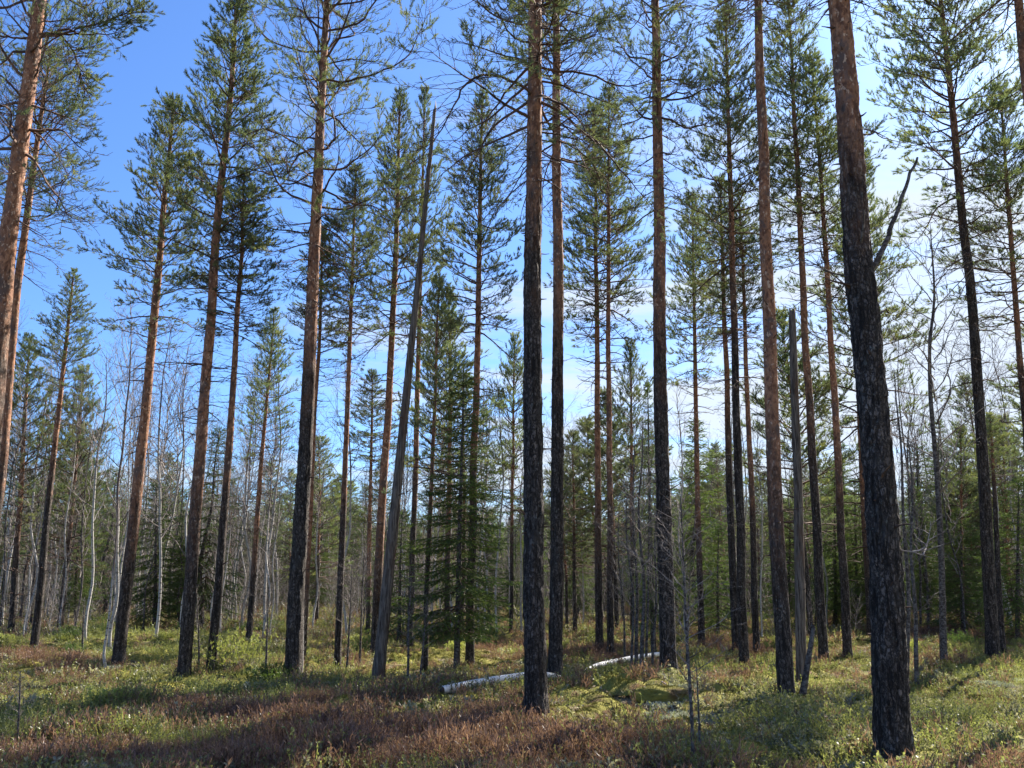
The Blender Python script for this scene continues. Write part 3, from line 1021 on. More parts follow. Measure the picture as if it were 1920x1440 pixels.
T('pine_tree', 'pine with thin spire rising right behind the tip of the grey snag', 'pine tree',
  [(768, 1222), (778, 900), (788, 560), (796, 182)], 13, group=G2, crown='young', cb=640, Rs=.8, orange=900)
T('pine_tree', 'thin dark stemmed pine rising out of the left side of the big spruce', 'pine tree',
  [(797, 1262), (804, 1000), (814, 760), (823, 535)], 11, group=G2, crown='young', cb=900, Rs=.8, orange=1000)
T('pine_tree', 'bushy light green pine directly behind the top of the big spruce', 'pine tree',
  [(838, 1208), (840, 1000), (844, 800), (842, 556)], 12, group=G2, crown='young', cb=900, Rs=1.2, orange=1000)
T('pine_tree', 'pine with neat pointed crown standing alone against sky left of the central trunk', 'pine tree',
  [(880, 1252), (886, 1000), (892, 740), (899, 480), (904, 186)], 18, group=G2, crown='cone', cb=640, Rs=.95, orange=900, ns=20)
T('pine_tree', 'small pale pine with candle like tip beside the central grey trunk', 'pine tree',
  [(958, 1192), (961, 900), (965, 640)], 8, group=G2, crown='young', cb=960, Rs=.95, orange=1000)
T('pine_tree', 'thick central pine with scaly dark grey bark spotted with lichen', 'pine tree',
  [(1004, 1346), (1003, 1150), (999, 850), (998, 500), (1000, 250), (1003, 0), (1006, -220), (1010, -520)], 43, group=G1,
  crown='sparse', cb=230, Rs=1.15, orange=420, ex=.36, ns=56, step=.03, rough=.10, stubs=60, rot=2.6)
T('pine_tree', 'straight pine close right of the thick central one, orange from the middle up', 'pine tree',
  [(1041, 1272), (1045, 900), (1046, 500), (1044, 200), (1042, -60), (1040, -260)], 28, group=G1, crown='sparse', cb=300, Rs=.9,
  orange=620, ex=.42, ns=36, step=.05, rough=.09, stubs=50)
T('pine_tree', 'left stem of the twin like pines that share one tall narrow crown', 'pine tree',
  [(1124, 1222), (1122, 900), (1119, 560), (1114, 205)], 15, group=G2, crown='cone', cb=640, Rs=1.0, orange=980)
T('pine_tree', 'right stem of the twin like pines that share one tall narrow crown', 'pine tree',
  [(1145, 1234), (1143, 900), (1140, 560), (1142, 172)], 14, group=G2, crown='cone', cb=600, Rs=1.0, orange=980)
T('pine_tree', 'tall pine behind the thin dark stem thicket right of centre', 'pine tree',
  [(1254, 1272), (1246, 1000), (1239, 700), (1235, 400), (1231, 150), (1228, -40), (1224, -300)], 33, group=G1, crown='sparse', cb=330,
  Rs=.95, orange=640, ex=.45, ns=36, step=.05, rough=.09, stubs=50)
T('pine_tree', 'slender red stemmed pine standing free between thicket and the group of three', 'pine tree',
  [(1316, 1216), (1309, 950), (1303, 650), (1298, 375)], 13, group=G2, crown='cone', cb=730, Rs=.95, orange=1000)
T('pine_tree', 'left of the three close pines right of centre', 'pine tree',
  [(1381, 1226), (1368, 900), (1357, 560), (1350, 340)], 16, group=G2, crown='cone', cb=650, Rs=1.0, orange=820)
T('pine_tree', 'middle and tallest of the three close pines right of centre', 'pine tree',
  [(1396, 1252), (1387, 950), (1377, 600), (1368, 300), (1360, 15)], 19, group=G1, crown='cone', cb=520, Rs=1.15, orange=560, ns=24, step=.08)
T('pine_tree', 'right and thinnest of the three close pines right of centre', 'pine tree',
  [(1419, 1229), (1408, 900), (1394, 560), (1386, 370)], 14, group=G2, crown='cone', cb=640, Rs=.8, orange=950)
T('pine_tree', 'smooth orange brown pine growing from a mossy hump right of centre', 'pine tree',
  [(1475, 1312), (1460, 1060), (1449, 800), (1438, 500), (1430, 250), (1420, 0), (1410, -260)], 33, group=G1, crown='sparse', cb=40, Rs=.9,
  orange=960, ex=.45, ns=40, step=.04, rough=.06, stubs=55)
T('pine_tree', 'pine right of the broken dead trunk, first of two slim leaning ones', 'pine tree',
  [(1545, 1242), (1528, 940), (1510, 640), (1494, 300), (1478, -10)], 19, group=G1, crown='cone', cb=460, Rs=1.15, orange=800, ns=24, step=.08)
T('pine_tree', 'second slim pine right of the broken dead trunk, with orange bark', 'pine tree',
  [(1590, 1236), (1573, 900), (1552, 520), (1532, 230), (1522, 110)], 17, group=G1, crown='cone', cb=500, Rs=1.1, orange=930, ns=20)
T('pine_tree', 'bushy crowned pine mostly hidden behind the thickest foreground trunk', 'pine tree',
  [(1634, 1198), (1618, 900), (1606, 620), (1612, 290)], 16, group=G2, crown='cone', cb=820, Rs=1.75, orange=1000)
P31 = T('pine_tree', 'thickest foreground pine on the right with coarse flaky bark and a dead limb', 'pine tree',
        [(1677, 1432), (1667, 1200), (1654, 960), (1641, 800), (1622, 600), (1607, 480), (1597, 300), (1584, 130), (1572, 0), (1556, -200), (1530, -520)],
        68, group=G1, crown='sparse', cb=-60, Rs=1.1, orange=330, ex=.36, ns=72, step=.022, rough=.10, stubs=70, wob=0)
T('pine_tree', 'tall leaning pine near the right edge with dense airy crown at the top', 'pine tree',
  [(1862, 1240), (1846, 900), (1822, 580), (1795, 300), (1772, 80), (1758, -60), (1748, -160)], 25, group=G1, crown='cone', cb=430, Rs=1.5,
  orange=330, ns=30, step=.06)
T('pine_tree', 'thin pine stem touching the foot of the tall leaning one at right', 'pine tree',
  [(1880, 1236), (1868, 980), (1856, 780)], 13, group=G2, crown='young', cb=900, Rs=.5, orange=900)
T('pine_tree', 'pine at the right edge whose dark trunk leaves the frame halfway down', 'pine tree',
  [(1946, 1240), (1924, 820), (1900, 520), (1886, 320), (1876, 170)], 17, group=G2, crown='cone', cb=620, Rs=1.3, orange=700)
T('pine_tree', 'pine showing only a piece of trunk in the upper right corner', 'pine tree',
  [(2030, 1330), (1985, 800), (1946, 360), (1920, 90), (1908, -20), (1880, -420)], 32, group=G1, crown='sparse', cb=-10, Rs=1.0, orange=600, ns=30, step=.08)
# lower storey pines with crowns in view
T('pine_tree', 'dark green pine with full crown at the far left edge, behind near trunks', 'pine tree',
  [(20, 1190), (40, 900), (55, 640)], 13, group=G2, crown='cone', cb=1000, Rs=1.25, orange=1000)
T('pine_tree', 'yellow green conical pine behind the short slender one at left', 'pine tree',
  [(112, 1178), (140, 900), (156, 702)], 11, group=G2, crown='young', cb=1060, Rs=1.3, orange=1000)
T('pine_tree', 'young pine with star shaped tip between the crooked bare tree and right pine', 'pine tree',
  [(1806, 1180), (1803, 990), (1801, 812)], 8, group=G2, crown='young', cb=1080, Rs=1.1, orange=1100)
T('pine_tree', 'young pine with star shaped tip at the right edge', 'pine tree',
  [(1893, 1178), (1888, 980), (1880, 792)], 8, group=G2, crown='young', cb=1080, Rs=1.1, orange=1100)
T('pine_tree', 'light green young pine right of the second straight trunk at centre', 'pine tree',
  [(1078, 1188), (1076, 980), (1074, 820)], 8, group=G2, crown='young', cb=1080, Rs=1.1, orange=1000)
T('pine_tree', 'pale green pine peeping between twin stems and the dark narrow spruce', 'pine tree',
  [(1186, 1186), (1184, 900), (1182, 655)], 9, group=G2, crown='young', cb=1000, Rs=1.2, orange=1000)
T('pine_tree', 'thin rusty stemmed pine between slim pine and grey snag', 'pine tree',
  [(690, 1196), (694, 950), (698, 700)], 10, group=G2, crown='cone', cb=900, Rs=1.0, orange=1100)

# ------------------------------------------------------------------ dead limb and stubs on the thickest pine
def limb_obj(parent, pix, Y, r0, r1, name, mat, label=None, twigs=0, seed=1, needles=0, dy=0.0):
    rs = np.random.RandomState(seed)
    pb = np.array(parent.location)
    pts = [at(x, y, Y + dy * i / max(1, len(pix) - 1)) - pb for i, (x, y) in enumerate(pix)]
    W = Wood()
    # refine the polyline
    fine = []
    for a, b in zip(pts[:-1], pts[1:]):
        n = max(2, int(np.linalg.norm(b - a) / .07))
        for i in range(n): fine.append(a + (b - a) * i / n + rs.normal(0, .006, 3))
    fine.append(pts[-1]); N = len(fine) - 1
    for i in range(N):
        W.add_seg(fine[i], fine[i + 1], r0 + (r1 - r0) * i / N, r0 + (r1 - r0) * (i + 1) / N)
    for k in range(twigs):
        f = rs.uniform(.3, 1); i = min(int(f * N), N - 1); d = nrm(fine[i + 1] - fine[i])
        dd = nrm(d + rs.normal(0, .65, 3)); LL = rs.uniform(.2, .75) * (1.2 - .5 * f)
        tp = bend_path(rs, fine[i], dd, LL, max(3, int(LL / .12)), .12, .0)
        pine_branch(W, rs, tp, .009, .0 if needles else 2, needles, .45, 1.0)
    V, Fs = W.arrays((28, .058, .0105, .85), 6, seed)
    o = obj(name, mesh_from(name, V, Fs, [mat, M_NEEDLE]), parent)
    if label: o['label'] = label
    return o


YP = P31.location.y
limb_obj(P31, [(1630, 512), (1644, 492), (1660, 455), (1678, 408), (1694, 362), (1708, 325), (1720, 296)], YP, .030, .013, 'dead_limb', M_STEM,
         'bare dark dead limb rising to the right', 0, 3, 0, .3)
limb_obj(P31, [(1605, 522), (1580, 516), (1546, 508)], YP, .014, .005, 'dead_limb', M_STEM, 'short bare stub pointing left', 3, 4)
limb_obj(P31, [(1612, 478), (1617, 445), (1621, 392)], YP, .014, .006, 'dead_limb', M_STEM, None, 0, 5, 0, -.3)
limb_obj(P31, [(1648, 590), (1660, 582), (1672, 588)], YP, .012, .005, 'dead_limb', M_STEM, None, 0, 6, 0, .2)
limb_obj(P31, [(1680, 1030), (1710, 1036), (1748, 1046)], YP, .008, .003, 'dead_limb', M_GTWIG, 'thin pale twig sticking out low on the trunk', 2, 7)
limb_obj(P31, [(1612, 258), (1640, 250), (1665, 262), (1695, 268)], YP, .008, .003, 'dead_limb', M_STEM, None, 2, 8, 0, .4)
YQ = P1.location.y
limb_obj(P1, [(72, 70), (110, 66), (150, 52), (190, 42), (235, 26), (270, 22)], YQ, .022, .007, 'limb', M_TWIG, 'long dark limb reaching right', 26, 9, .8, -.6)
limb_obj(P1, [(72, 70), (40, 72), (0, 68), (-60, 60)], YQ, .022, .010, 'limb', M_TWIG, None, 14, 10, .8, -.2)
limb_obj(P1, [(66, 100), (90, 80), (115, 66), (140, 100), (150, 140), (160, 175)], YQ, .016, .005, 'limb', M_TWIG, 'drooping limb with dense hanging twigs', 30, 11, .5, .2)

# ------------------------------------------------------------------ dead standing trunks
def snag(name, label, px, w0, w1, ns, jag, cat, seed, mat=M_SNAG, stubs=8, step=.05, ex=1.0):
    b = base(*px[0]); b[2] = float(gz(b[0], b[1]))
    pts = [b] + [at(x, y, b[1]) for x, y in px[1:]]
    loc = np.array([p - b for p in pts])
    r0, r1 = px_r(w0, pts[0]), px_r(w1, pts[-1])
    me, P = trunk_mesh(loc, lambda t: r0 + (r1 - r0) * t ** ex, mat, None, ns, step, .06, .15, seed, stubs, (.2 * loc[-1][2], .98 * loc[-1][2]), jag=jag,
                       name='trunk', stub_mat=mat)
    o = root(name, b, label, cat)
    obj('trunk', me, o)
    return o, P


sn, snP = snag('dead_tree', 'tall barkless grey dead tree leaning right, tapering to a splintered tip', [(708, 1282), (722, 1140), (740, 960), (757, 790), (772, 640), (787, 500), (798, 380), (808, 280), (815, 205)],
     24, 6, 20, .10, 'dead tree', 71, stubs=26)
limb_obj(sn, [(787, 490), (800, 476), (806, 462)], sn.location.y, .014, .006, 'dead_limb', M_SNAG, None, 0, 21)
limb_obj(sn, [(762, 700), (774, 668), (790, 640)], sn.location.y, .012, .005, 'dead_limb', M_SNAG, None, 0, 22)
limb_obj(sn, [(770, 640), (760, 610), (742, 598)], sn.location.y, .012, .005, 'dead_limb', M_SNAG, None, 0, 23)
snag('dead_tree', 'straight dead trunk snapped off flat at half height beside the orange brown pine', [(1503, 1288), (1500, 1100), (1496, 900), (1490, 740), (1485, 588)],
     20, 13, 18, .06, 'dead tree', 72, stubs=10)
snag('broken_stump', 'short splintered dark stump leaning right at the foot of the snapped trunk', [(1504, 1312), (1512, 1262), (1519, 1215), (1525, 1178)],
     13, 8, 14, .05, 'stump', 73, stubs=0, step=.03, mat=M_STEM)


# ------------------------------------------------------------------ spruces
SPR = [(spruce_crown(81, 6.5, .95, .9), 6.5), (spruce_crown(82, 6.5, .8, .5, .9), 6.5), (spruce_crown(83, 4.2, .85, .12, .9), 4.2)]
BIR = [(birch_crown(91, 6.5, .95, 2.0, 34), 6.5), (birch_crown(92, 6.5, .7, 1.6, 30, 1.0), 6.5), (birch_crown(93, 6.0, 1.1, 2.2, 26, .75, .9, .16), 6.0)]


def spruce(label, px, w, Rs, k=0, group='spruces among the pines', ns=10):
    return T('spruce_tree', label, 'spruce tree', px, w, mat=M_STEM, group=group, crown='x', cb=px[0][1] - 2, Rs=Rs, lib=[SPR[k]], stubs=0, ns=ns,
             wob=.02, ex=.8)


spruce('big dark green spruce left of the central trunk with sweeping drooping branches', [(856, 1268), (862, 1000), (870, 690)], 13, 1.35, 0)
spruce('narrow dark spruce behind the thin stem thicket right of centre', [(1226, 1236), (1220, 1000), (1214, 716)], 11, .62, 1)
spruce('young spruce with layered skirt standing free at right', [(1805, 1196), (1804, 1080), (1800, 955)], 8, 1.5, 2)
spruce('light green spruce cut by the right edge of the picture', [(1908, 1208), (1908, 1080), (1910, 900)], 10, 1.5, 2)
spruce('bright green young spruce behind the smooth orange brown pine', [(1478, 1186), (1480, 1060), (1482, 940)], 8, 1.5, 2)
spruce('dark spruce seen between the two slim leaning pines at right', [(1566, 1178), (1566, 1060), (1564, 870)], 9, 1.7, 2)
spruce('grey green spruce just left of the thickest foreground trunk', [(1608, 1182), (1606, 1060), (1602, 900)], 9, 1.5, 2)
spruce('dark young spruce at left behind the pine with red brown upper trunk', [(290, 1180), (292, 1040), (294, 905)], 9, 1.7, 2)
spruce('dark bushy spruce behind the foot of the grey snag', [(748, 1206), (750, 1080), (754, 960)], 8, 1.4, 2)
spruce('small spruce with dark low branches left of the group of three pines', [(1346, 1196), (1346, 1080), (1348, 985)], 7, 1.3, 2)


# ------------------------------------------------------------------ bare broadleaf trees near
def bare(name, label, px, w, Rs, k, mat, group=None, cb=None, dark=None, wob=.08, ns=10, cat='birch tree'):
    return T(name, label, cat, px, w, mat=mat, group=group, crown='x', cb=cb if cb else px[0][1] - 2, Rs=Rs, lib=[BIR[k]], stubs=0, ns=ns, wob=wob,
             ex=.7, birch_dark=dark, flare=.2)


bare('birch_tree', 'white crooked birch touching the foot of the red brown pine at left', [(206, 1228), (211, 1140), (222, 1000), (236, 860), (240, 720), (246, 570)], 7, 1.3, 0, M_BIRCH, dark=.35, wob=.25)
bare('birch_tree', 'thin bent white birch stem at the very front of the left stand', [(198, 1252), (193, 1225), (204, 1165), (212, 1060), (222, 930)], 5, .6, 1, M_BIRCH, dark=.5)
bare('bare_tree', 'crooked dark bare tree with wide spreading twigs left of the right hand pine', [(1770, 1248), (1766, 1060), (1757, 900), (1744, 740), (1742, 650), (1752, 560), (1744, 420)], 14, 1.9, 2, M_STEM, cat='bare tree', wob=.03)
bare('bare_tree', 'left of two thin dark crooked stems just right of the thickest trunk', [(1700, 1270), (1702, 1100), (1694, 960), (1690, 850), (1676, 690)], 9, .8, 1, M_STEM, cat='bare tree')
bare('bare_tree', 'right of two thin dark crooked stems just right of the thickest trunk', [(1720, 1292), (1716, 1150), (1706, 1040), (1712, 930), (1702, 820)], 9, .7, 1, M_STEM, cat='bare tree')
for i, (bx, by, tx, ty, w, lab) in enumerate((
        (1184, 1262, 1176, 900, 5, 'outermost left stem of the thin dark thicket right of centre'),
        (1193, 1256, 1190, 820, 7, 'second stem from the left in the thin dark thicket'),
        (1203, 1266, 1204, 780, 8, 'thickest middle stem of the thin dark thicket'),
        (1211, 1250, 1222, 860, 5, 'slender stem just right of the thickest one in the thicket'),
        (1222, 1262, 1236, 900, 5, 'stem of the thicket nearest the tall pine behind'),
        (1172, 1244, 1160, 960, 4, 'faint thin stem set apart left of the dark thicket'))):
    bare('bare_sapling', lab, [(bx, by), ((bx * 2 + tx) / 3 + 4, by - (by - ty) / 3), ((bx + 2 * tx) / 3 - 3, by - 2 * (by - ty) / 3), (tx, ty)], w, .8, i % 3,
         M_STEM, group='thin bare stems of the thicket', cat='bare sapling')
for i, (px, w, lab) in enumerate((
        ([(1301, 1446), (1297, 1340), (1293, 1240), (1288, 1120), (1276, 930)], 6, 'thin lichen grey sapling in the foreground right of the mossy hump'),
        ([(1314, 1420), (1310, 1330), (1306, 1250)], 3.5, 'tiny twig like sapling beside the thin grey one in front'),
        ([(31, 1400), (36, 1330), (38, 1258)], 3.5, 'small forked dark sapling in the grass at bottom left'),
        ([(372, 1262), (374, 1200), (368, 1100)], 3.5, 'thin bare sapling just right of the tall left pine foot'),
        ([(764, 1284), (766, 1200), (772, 1080)], 5, 'thin bare sapling right of the grey snag foot'),
        ([(786, 1286), (792, 1230), (802, 1120)], 4, 'pale leaning sapling in front of the dark thin pine stem'),
        ([(154, 1232), (156, 1180), (158, 1120)], 4, 'small bare shrub stem in front of the left birches'),
        ([(650, 1262), (655, 1180), (660, 1060)], 4, 'thin bare sapling close right of the slim pine foot'),
        ([(674, 1248), (678, 1150), (684, 1020)], 4, 'thin bare sapling midway between the slim pine and the snag'),
        ([(565, 1272), (567, 1200), (569, 1120)], 5, 'pale thin stem hugging the right side of the thick pine foot'),
        ([(498, 1262), (500, 1190), (504, 1100)], 4, 'short thin sapling left of the thick pine foot'),
        ([(1286, 1262), (1290, 1180), (1294, 1060)], 4, 'thin bare sapling behind the foreground one, near the tall pine'))):
    bare('bare_sapling', lab, px, w, .75 if i == 0 else (.5 if px[0][1] < 1390 else .36), 0 if i == 0 else (i + 1) % 3, M_STEM if i not in (9,) else M_BIRCH, group='thin bare saplings', cat='bare sapling', wob=.04)


# ------------------------------------------------------------------ fallen birch log, moss mounds, rock
def fallen_log():
    pa, pb_ = base(828, 1303), base(1244, 1247)
    n = 120; t = np.linspace(0, 1, n)
    P = pa[None] * (1 - t[:, None]) + pb_[None] * t[:, None]
    P[:, 1] += (vnoise(t * 2, t * 0, s=62) - .5) * .15
    g = gz(P[:, 0], P[:, 1])
    r = .058 - .016 * t
    P[:, 2] = np.polyval(np.polyfit(t, g, 1), t) + r * .7 + .075 + .04 * t - .16 * np.exp(-((t - .49) / .085) ** 2) + .02 * np.sin(t * 9)
    d = nrm(np.gradient(P, axis=0)); u = nrm(np.cross(d, [[0, 0, 1.]])); v = np.cross(u, d)
    ns = 16; th = np.linspace(0, 2 * math.pi, ns, endpoint=False)
    TH, TT = np.meshgrid(th, t)
    rr = r[:, None] * (1 + .12 * (vnoise(np.cos(TH) * 2, np.sin(TH) * 2, TT * 40, s=63) - .5))
    V = P[:, None] + rr[..., None] * (u[:, None] * np.cos(TH)[..., None] + v[:, None] * np.sin(TH)[..., None])
    V = V.reshape(-1, 3)
    i = np.arange(n - 1)[:, None] * ns; kk = np.arange(ns)[None]; k2 = (kk + 1) % ns
    q = np.stack([i + kk, i + k2, i + ns + k2, i + ns + kk], -1).reshape(-1, 4)
    c0, c1 = len(V), len(V) + 1
    V = np.concatenate([V, P[:1], P[-1:]])
    kt = np.arange(ns); f0 = np.stack([(kt + 1) % ns, kt, np.full(ns, c0)], 1)
    f1 = np.stack([(n - 1) * ns + kt, (n - 1) * ns + (kt + 1) % ns, np.full(ns, c1)], 1)
    o = pa
    R = root('fallen_log', pa, 'fallen white birch log lying across the clearing behind the central trunk', 'fallen log')
    me = mesh_from('trunk', V - pa, [(q, 0), (f0, 1), (f1, 1)], [M_LOG, M_SNAG], {'upper': np.zeros(len(V))}, smooth=True)
    obj('trunk', me, R)
    rs = np.random.RandomState(3)
    for j in range(12):
        W = Wood()
        p = P[rs.randint(2, n - 2)] - pa; dd = nrm(rs.normal(size=3) + [0, -.2, .8])
        pts = bend_path(rs, p, dd, rs.uniform(.08, .5), 4, .15, 0)
        for m in range(4): W.add_seg(pts[m], pts[m + 1], .008 - .0015 * m, .0065 - .0015 * m)
        Va, Fa = W.arrays(None, 5, 3)
        obj('branch_stub', mesh_from('branch_stub', Va, Fa, [M_GTWIG]), R)


def log_mat():
    t = NT('white_log_bark')
    c = t.coord('Object', (1, 1, 1))
    a = t.noise(t.coord('Object', (6, 1, 1)), 9, 4, .6); b = t.noise(c, 3, 3)
    col = t.mix(b, (.78, .75, .70), (.88, .86, .82))
    col = t.mix(t.ramp(a, .58, .66), col, (.12, .09, .07))
    col = t.mix(t.ramp(t.noise(c, 2.2, 4), .60, .68), col, (.14, .12, .04))
    return t.surf(col, .6, t.bump(a, .5, .006), .3)


M_LOG = log_mat()
fallen_log()


def moss_lump(name, label, px, rx, ry, rz_, seed, cat='mossy mound', lift=0.0):
    p = base(*px)
    n1, n2 = 56, 30
    th = np.linspace(0, 2 * math.pi, n1, endpoint=False); ph = np.linspace(0.02, math.pi * .62, n2)
    TH, PH = np.meshgrid(th, ph)
    x, y, z = np.sin(PH) * np.cos(TH), np.sin(PH) * np.sin(TH), np.cos(PH)
    k = 1 + .34 * (vnoise(x * 1.8 + seed, y * 1.8, z * 1.8, s=seed) - .5) + .16 * (vnoise(x * 5, y * 5, z * 5, s=seed + 1) - .5) \
        + .07 * (vnoise(x * 14, y * 14, z * 14, s=seed + 2) - .5)
    V = np.stack([x * rx * k, y * ry * k, z * rz_ * k + lift], -1).reshape(-1, 3)
    i = np.arange(n2 - 1)[:, None] * n1; kk = np.arange(n1)[None]; k2 = (kk + 1) % n1
    q = np.stack([i + kk, i + n1 + kk, i + n1 + k2, i + k2], -1).reshape(-1, 4)
    top = len(V); V = np.concatenate([V, V[:n1].mean(0, keepdims=True)])
    fan = np.stack([kk[0], k2[0], np.full(n1, top)], 1)
    # mossy fuzz
    rs = np.random.RandomState(seed); W = Wood()
    pick = rs.randint(0, top, 1500)
    for j in pick:
        v = V[j]; d = nrm(v / np.array([rx, ry, rz_]) + rs.normal(0, .3, 3)); W.sh.append((*v, *d, .012))
    Va, Fa = W.arrays((4, .018, .004, .6), 3, seed)
    faces = [(q, 0), (fan, 0), (Fa[0][0] + len(V), 0)]
    me = mesh_from(name, np.concatenate([V, Va]), faces, [M_MOSS], None, smooth=True)
    return thing(obj(name, me, None, p), label, cat)


moss_lump('mossy_rock', 'rounded moss covered rock on the ground near the right edge', (1832, 1322), .17, .15, .13, 5, 'mossy rock')
moss_lump('moss_mound', 'yellow green moss mound in front of the thin stem thicket', (1246, 1308), .40, .30, .15, 6, 'moss mound')
moss_lump('moss_mound', 'moss collar around the foot of the smooth orange brown pine', (1484, 1316), .30, .22, .10, 7, 'moss mound')
moss_lump('moss_mound', 'mossy root lump at the left end of the white log', (842, 1294), .20, .16, .12, 8, 'moss mound')
moss_lump('moss_mound', 'small round moss hump on the ground between mossy rock and thickest trunk', (1742, 1300), .10, .10, .07, 9, 'moss mound')


# bushes
def bush(label, px, R_, H_, seed, mat, kind):
    rs = np.random.RandomState(seed); W = Wood()
    for i in range(60):
        az = rs.uniform(0, 6.28); e = rs.uniform(.35, 1.4)
        d = np.array([math.cos(az) * math.cos(e), math.sin(az) * math.cos(e), math.sin(e)])
        LL = H_ * rs.uniform(.6, 1.1) * (.6 + .5 * math.sin(e)) + R_ * .3 * math.cos(e)
        p = np.array([rs.normal(0, R_ * .35), rs.normal(0, R_ * .35), -.02])
        pts = bend_path(rs, p, d, LL, 5, .15, .05)
        for j in range(5): W.add_seg(pts[j], pts[j + 1], .004 - .0005 * j, .0035 - .0005 * j)
        for j in range(2, 6):
            for _ in range(3):
                dd = nrm(pts[min(j, 5)] - pts[j - 1] + rs.normal(0, .04, 3)); W.sh.append((*pts[min(j, 5)], *nrm(dd + rs.normal(0, .5, 3) + [0, 0, .4]), .06))
    V, Fs = W.arrays((12, .03, .009, .9), 3, seed)
    if label is None: return mesh_from('shrub', V, Fs, [M_GTWIG, mat])
    p = base(*px)
    return thing(obj('bush', mesh_from('bush', V, Fs, [M_GTWIG, mat]), None, p), label, 'bush', 'low bushes on the heath')


bush('light green bush lit by sun between the two pines at left', (438, 1252), .55, .55, 201, M_GRASS, 0)
bush('dark green low bush at the left foot of the thick pine', (505, 1284), .38, .26, 202, M_SPRUCE, 0)
bush('yellow green berry hummock in the grass at lower left', (215, 1324), .36, .16, 203, M_GRASS, 0)
bush('low grey green bush at the left edge beside the dark shaded ground', (8, 1232), .40, .35, 204, M_BILB, 0)
bush('dark shrub below the bare thicket in front of the far end of the log', (1150, 1280), .5, .18, 205, M_BILB, 0)

def shrubs():
    rs = np.random.RandomState(23)
    ms = [bush(None, None, .45, .32, 211, M_BILB, 0), bush(None, None, .35, .25, 212, M_GRASS, 0), bush(None, None, .5, .4, 213, M_SPRUCE, 0), bush(None, None, .4, .3, 214, M_BILB, 0)]
    n = 300; r = np.sqrt(rs.uniform(21 ** 2, 44 ** 2, n)); a = rs.uniform(-.64, .64, n); x, y = r * np.sin(a), r * np.cos(a)
    k = (vnoise(x / 2.2, y / 2.2, s=55) + .25 * (r > 20)) > .52; x, y = x[k], y[k]; n = len(x); s = rs.uniform(.4, 1.0, n)
    gn_scatter('low_shrub_cover', np.stack([x, y, gz(x, y)], 1), np.stack([rs.normal(0, .08, n), rs.normal(0, .08, n), rs.uniform(0, 6.28, n)], 1),
               np.stack([s, s, s], 1), rs.randint(0, 4, n), ms, 'knee high dark green shrubs and hummocks along the edge of the stand', 'low shrubs')


shrubs()

# twigs lying on the ground
def lying(label, a, b, r, seed):
    pa, pb_ = base(*a), base(*b); rs = np.random.RandomState(seed); W = Wood(); n = 8
    pts = []
    for i in range(n + 1):
        q = pa + (pb_ - pa) * i / n + rs.normal(0, .015, 3); q[2] = float(gz(q[0], q[1])) + .06 + .03 * math.sin(i * 1.3); pts.append(q - pa)
    for i in range(n): W.add_seg(pts[i], pts[i + 1], r * (1 - .08 * i), r * (.92 - .08 * i))
    for j in range(4):
        i = rs.randint(2, n); tp = bend_path(rs, pts[i], nrm(pts[i] - pts[i - 1] + rs.normal(0, .6, 3)), .25, 3, .2, 0)
        for k in range(3): W.add_seg(tp[k], tp[k + 1], r * .4, r * .3)
    V, Fs = W.arrays(None, 6, seed)
    thing(obj('fallen_branch', mesh_from('fallen_branch', V, Fs, [M_GTWIG]), None, pa), label, 'fallen branch', 'fallen branches')


lying('pale curved dead branch sloping down off the moss mound', (1238, 1288), (1290, 1330), .011, 1)
lying('grey dead branch lying left of the thin foreground sapling bottom', (1330, 1408), (1372, 1432), .008, 2)
lying('thin grey dead twig on the litter right of the central trunk', (1040, 1334), (1060, 1326), .006, 3)
lying('dead branch among heather right of the thickest trunk', (1772, 1250), (1786, 1236), .012, 4)

# ------------------------------------------------------------------ background stand: individual trees built once, then copied
def proto(name, mat, crown, H, r, ex=.7, orange=None, dark=None, seed=1, cz=None, cs=1.0, ns=7):
    up = sstep(orange * H - .8, orange * H + .8) if orange is not None else (sstep(dark * H - 1, dark * H + 1) if dark is not None else None)
    path = np.array([[0, 0, 0], [.03, .02, H * .35], [-.04, .03, H * .7], [0, 0, H]])
    me, P = trunk_mesh(path, lambda t: r * max(1 - t, 0) ** ex + .004, mat, up, ns, .3, .03, .2, seed, wob=.06 if mat is M_BARK else .3)
    return me, crown, H, cz or 0.0, cs


def plant(name, pr, loc, s, rz, label, cat, group, lean=(0, 0), fat=1.0):
    me, cm, H, cz, cs = pr
    R = root(name, loc, label, cat, group)
    R.rotation_euler = (lean[0], lean[1], rz); R.scale = (s * fat, s * fat, s)
    obj('trunk', me, R)
    c = obj('crown', cm[0], R, (0, 0, cz)); c.scale = (cs, cs, (H - cz) / cm[1])
    return R


PR = {
    'birch': [proto('b', M_BIRCH, BIR[0], 6.5, .028, dark=.62, seed=301, cs=1.2), proto('b', M_BIRCH, BIR[1], 6.5, .025, dark=.7, seed=302, cs=1.25),
              proto('b', M_BIRCH, BIR[2], 6.5, .030, dark=.55, seed=303, cs=1.1), proto('b', M_STEM, BIR[1], 6.0, .024, seed=304, cs=1.3)],
    'pine': [proto('p', M_BARK, CONES[1], 8.0, .065, orange=.35, seed=311, cz=3.6, cs=1.0), proto('p', M_BARK, CONES[2], 8.5, .07, orange=.3, seed=312, cz=4.0, cs=1.0),
             proto('p', M_BARK, YOUNG[0], 6.0, .05, orange=.4, seed=313, cz=1.7, cs=1.2), proto('p', M_BARK, YOUNG[1], 5.5, .05, orange=.4, seed=314, cz=1.4, cs=1.2)],
    'spruce': [proto('s', M_STEM, SPR[1], 6.0, .05, seed=321, cs=.95), proto('s', M_STEM, SPR[2], 4.2, .05, seed=322, cs=1.1), proto('s', M_STEM, SPR[0], 6.5, .05, seed=323, cs=.9)],
}
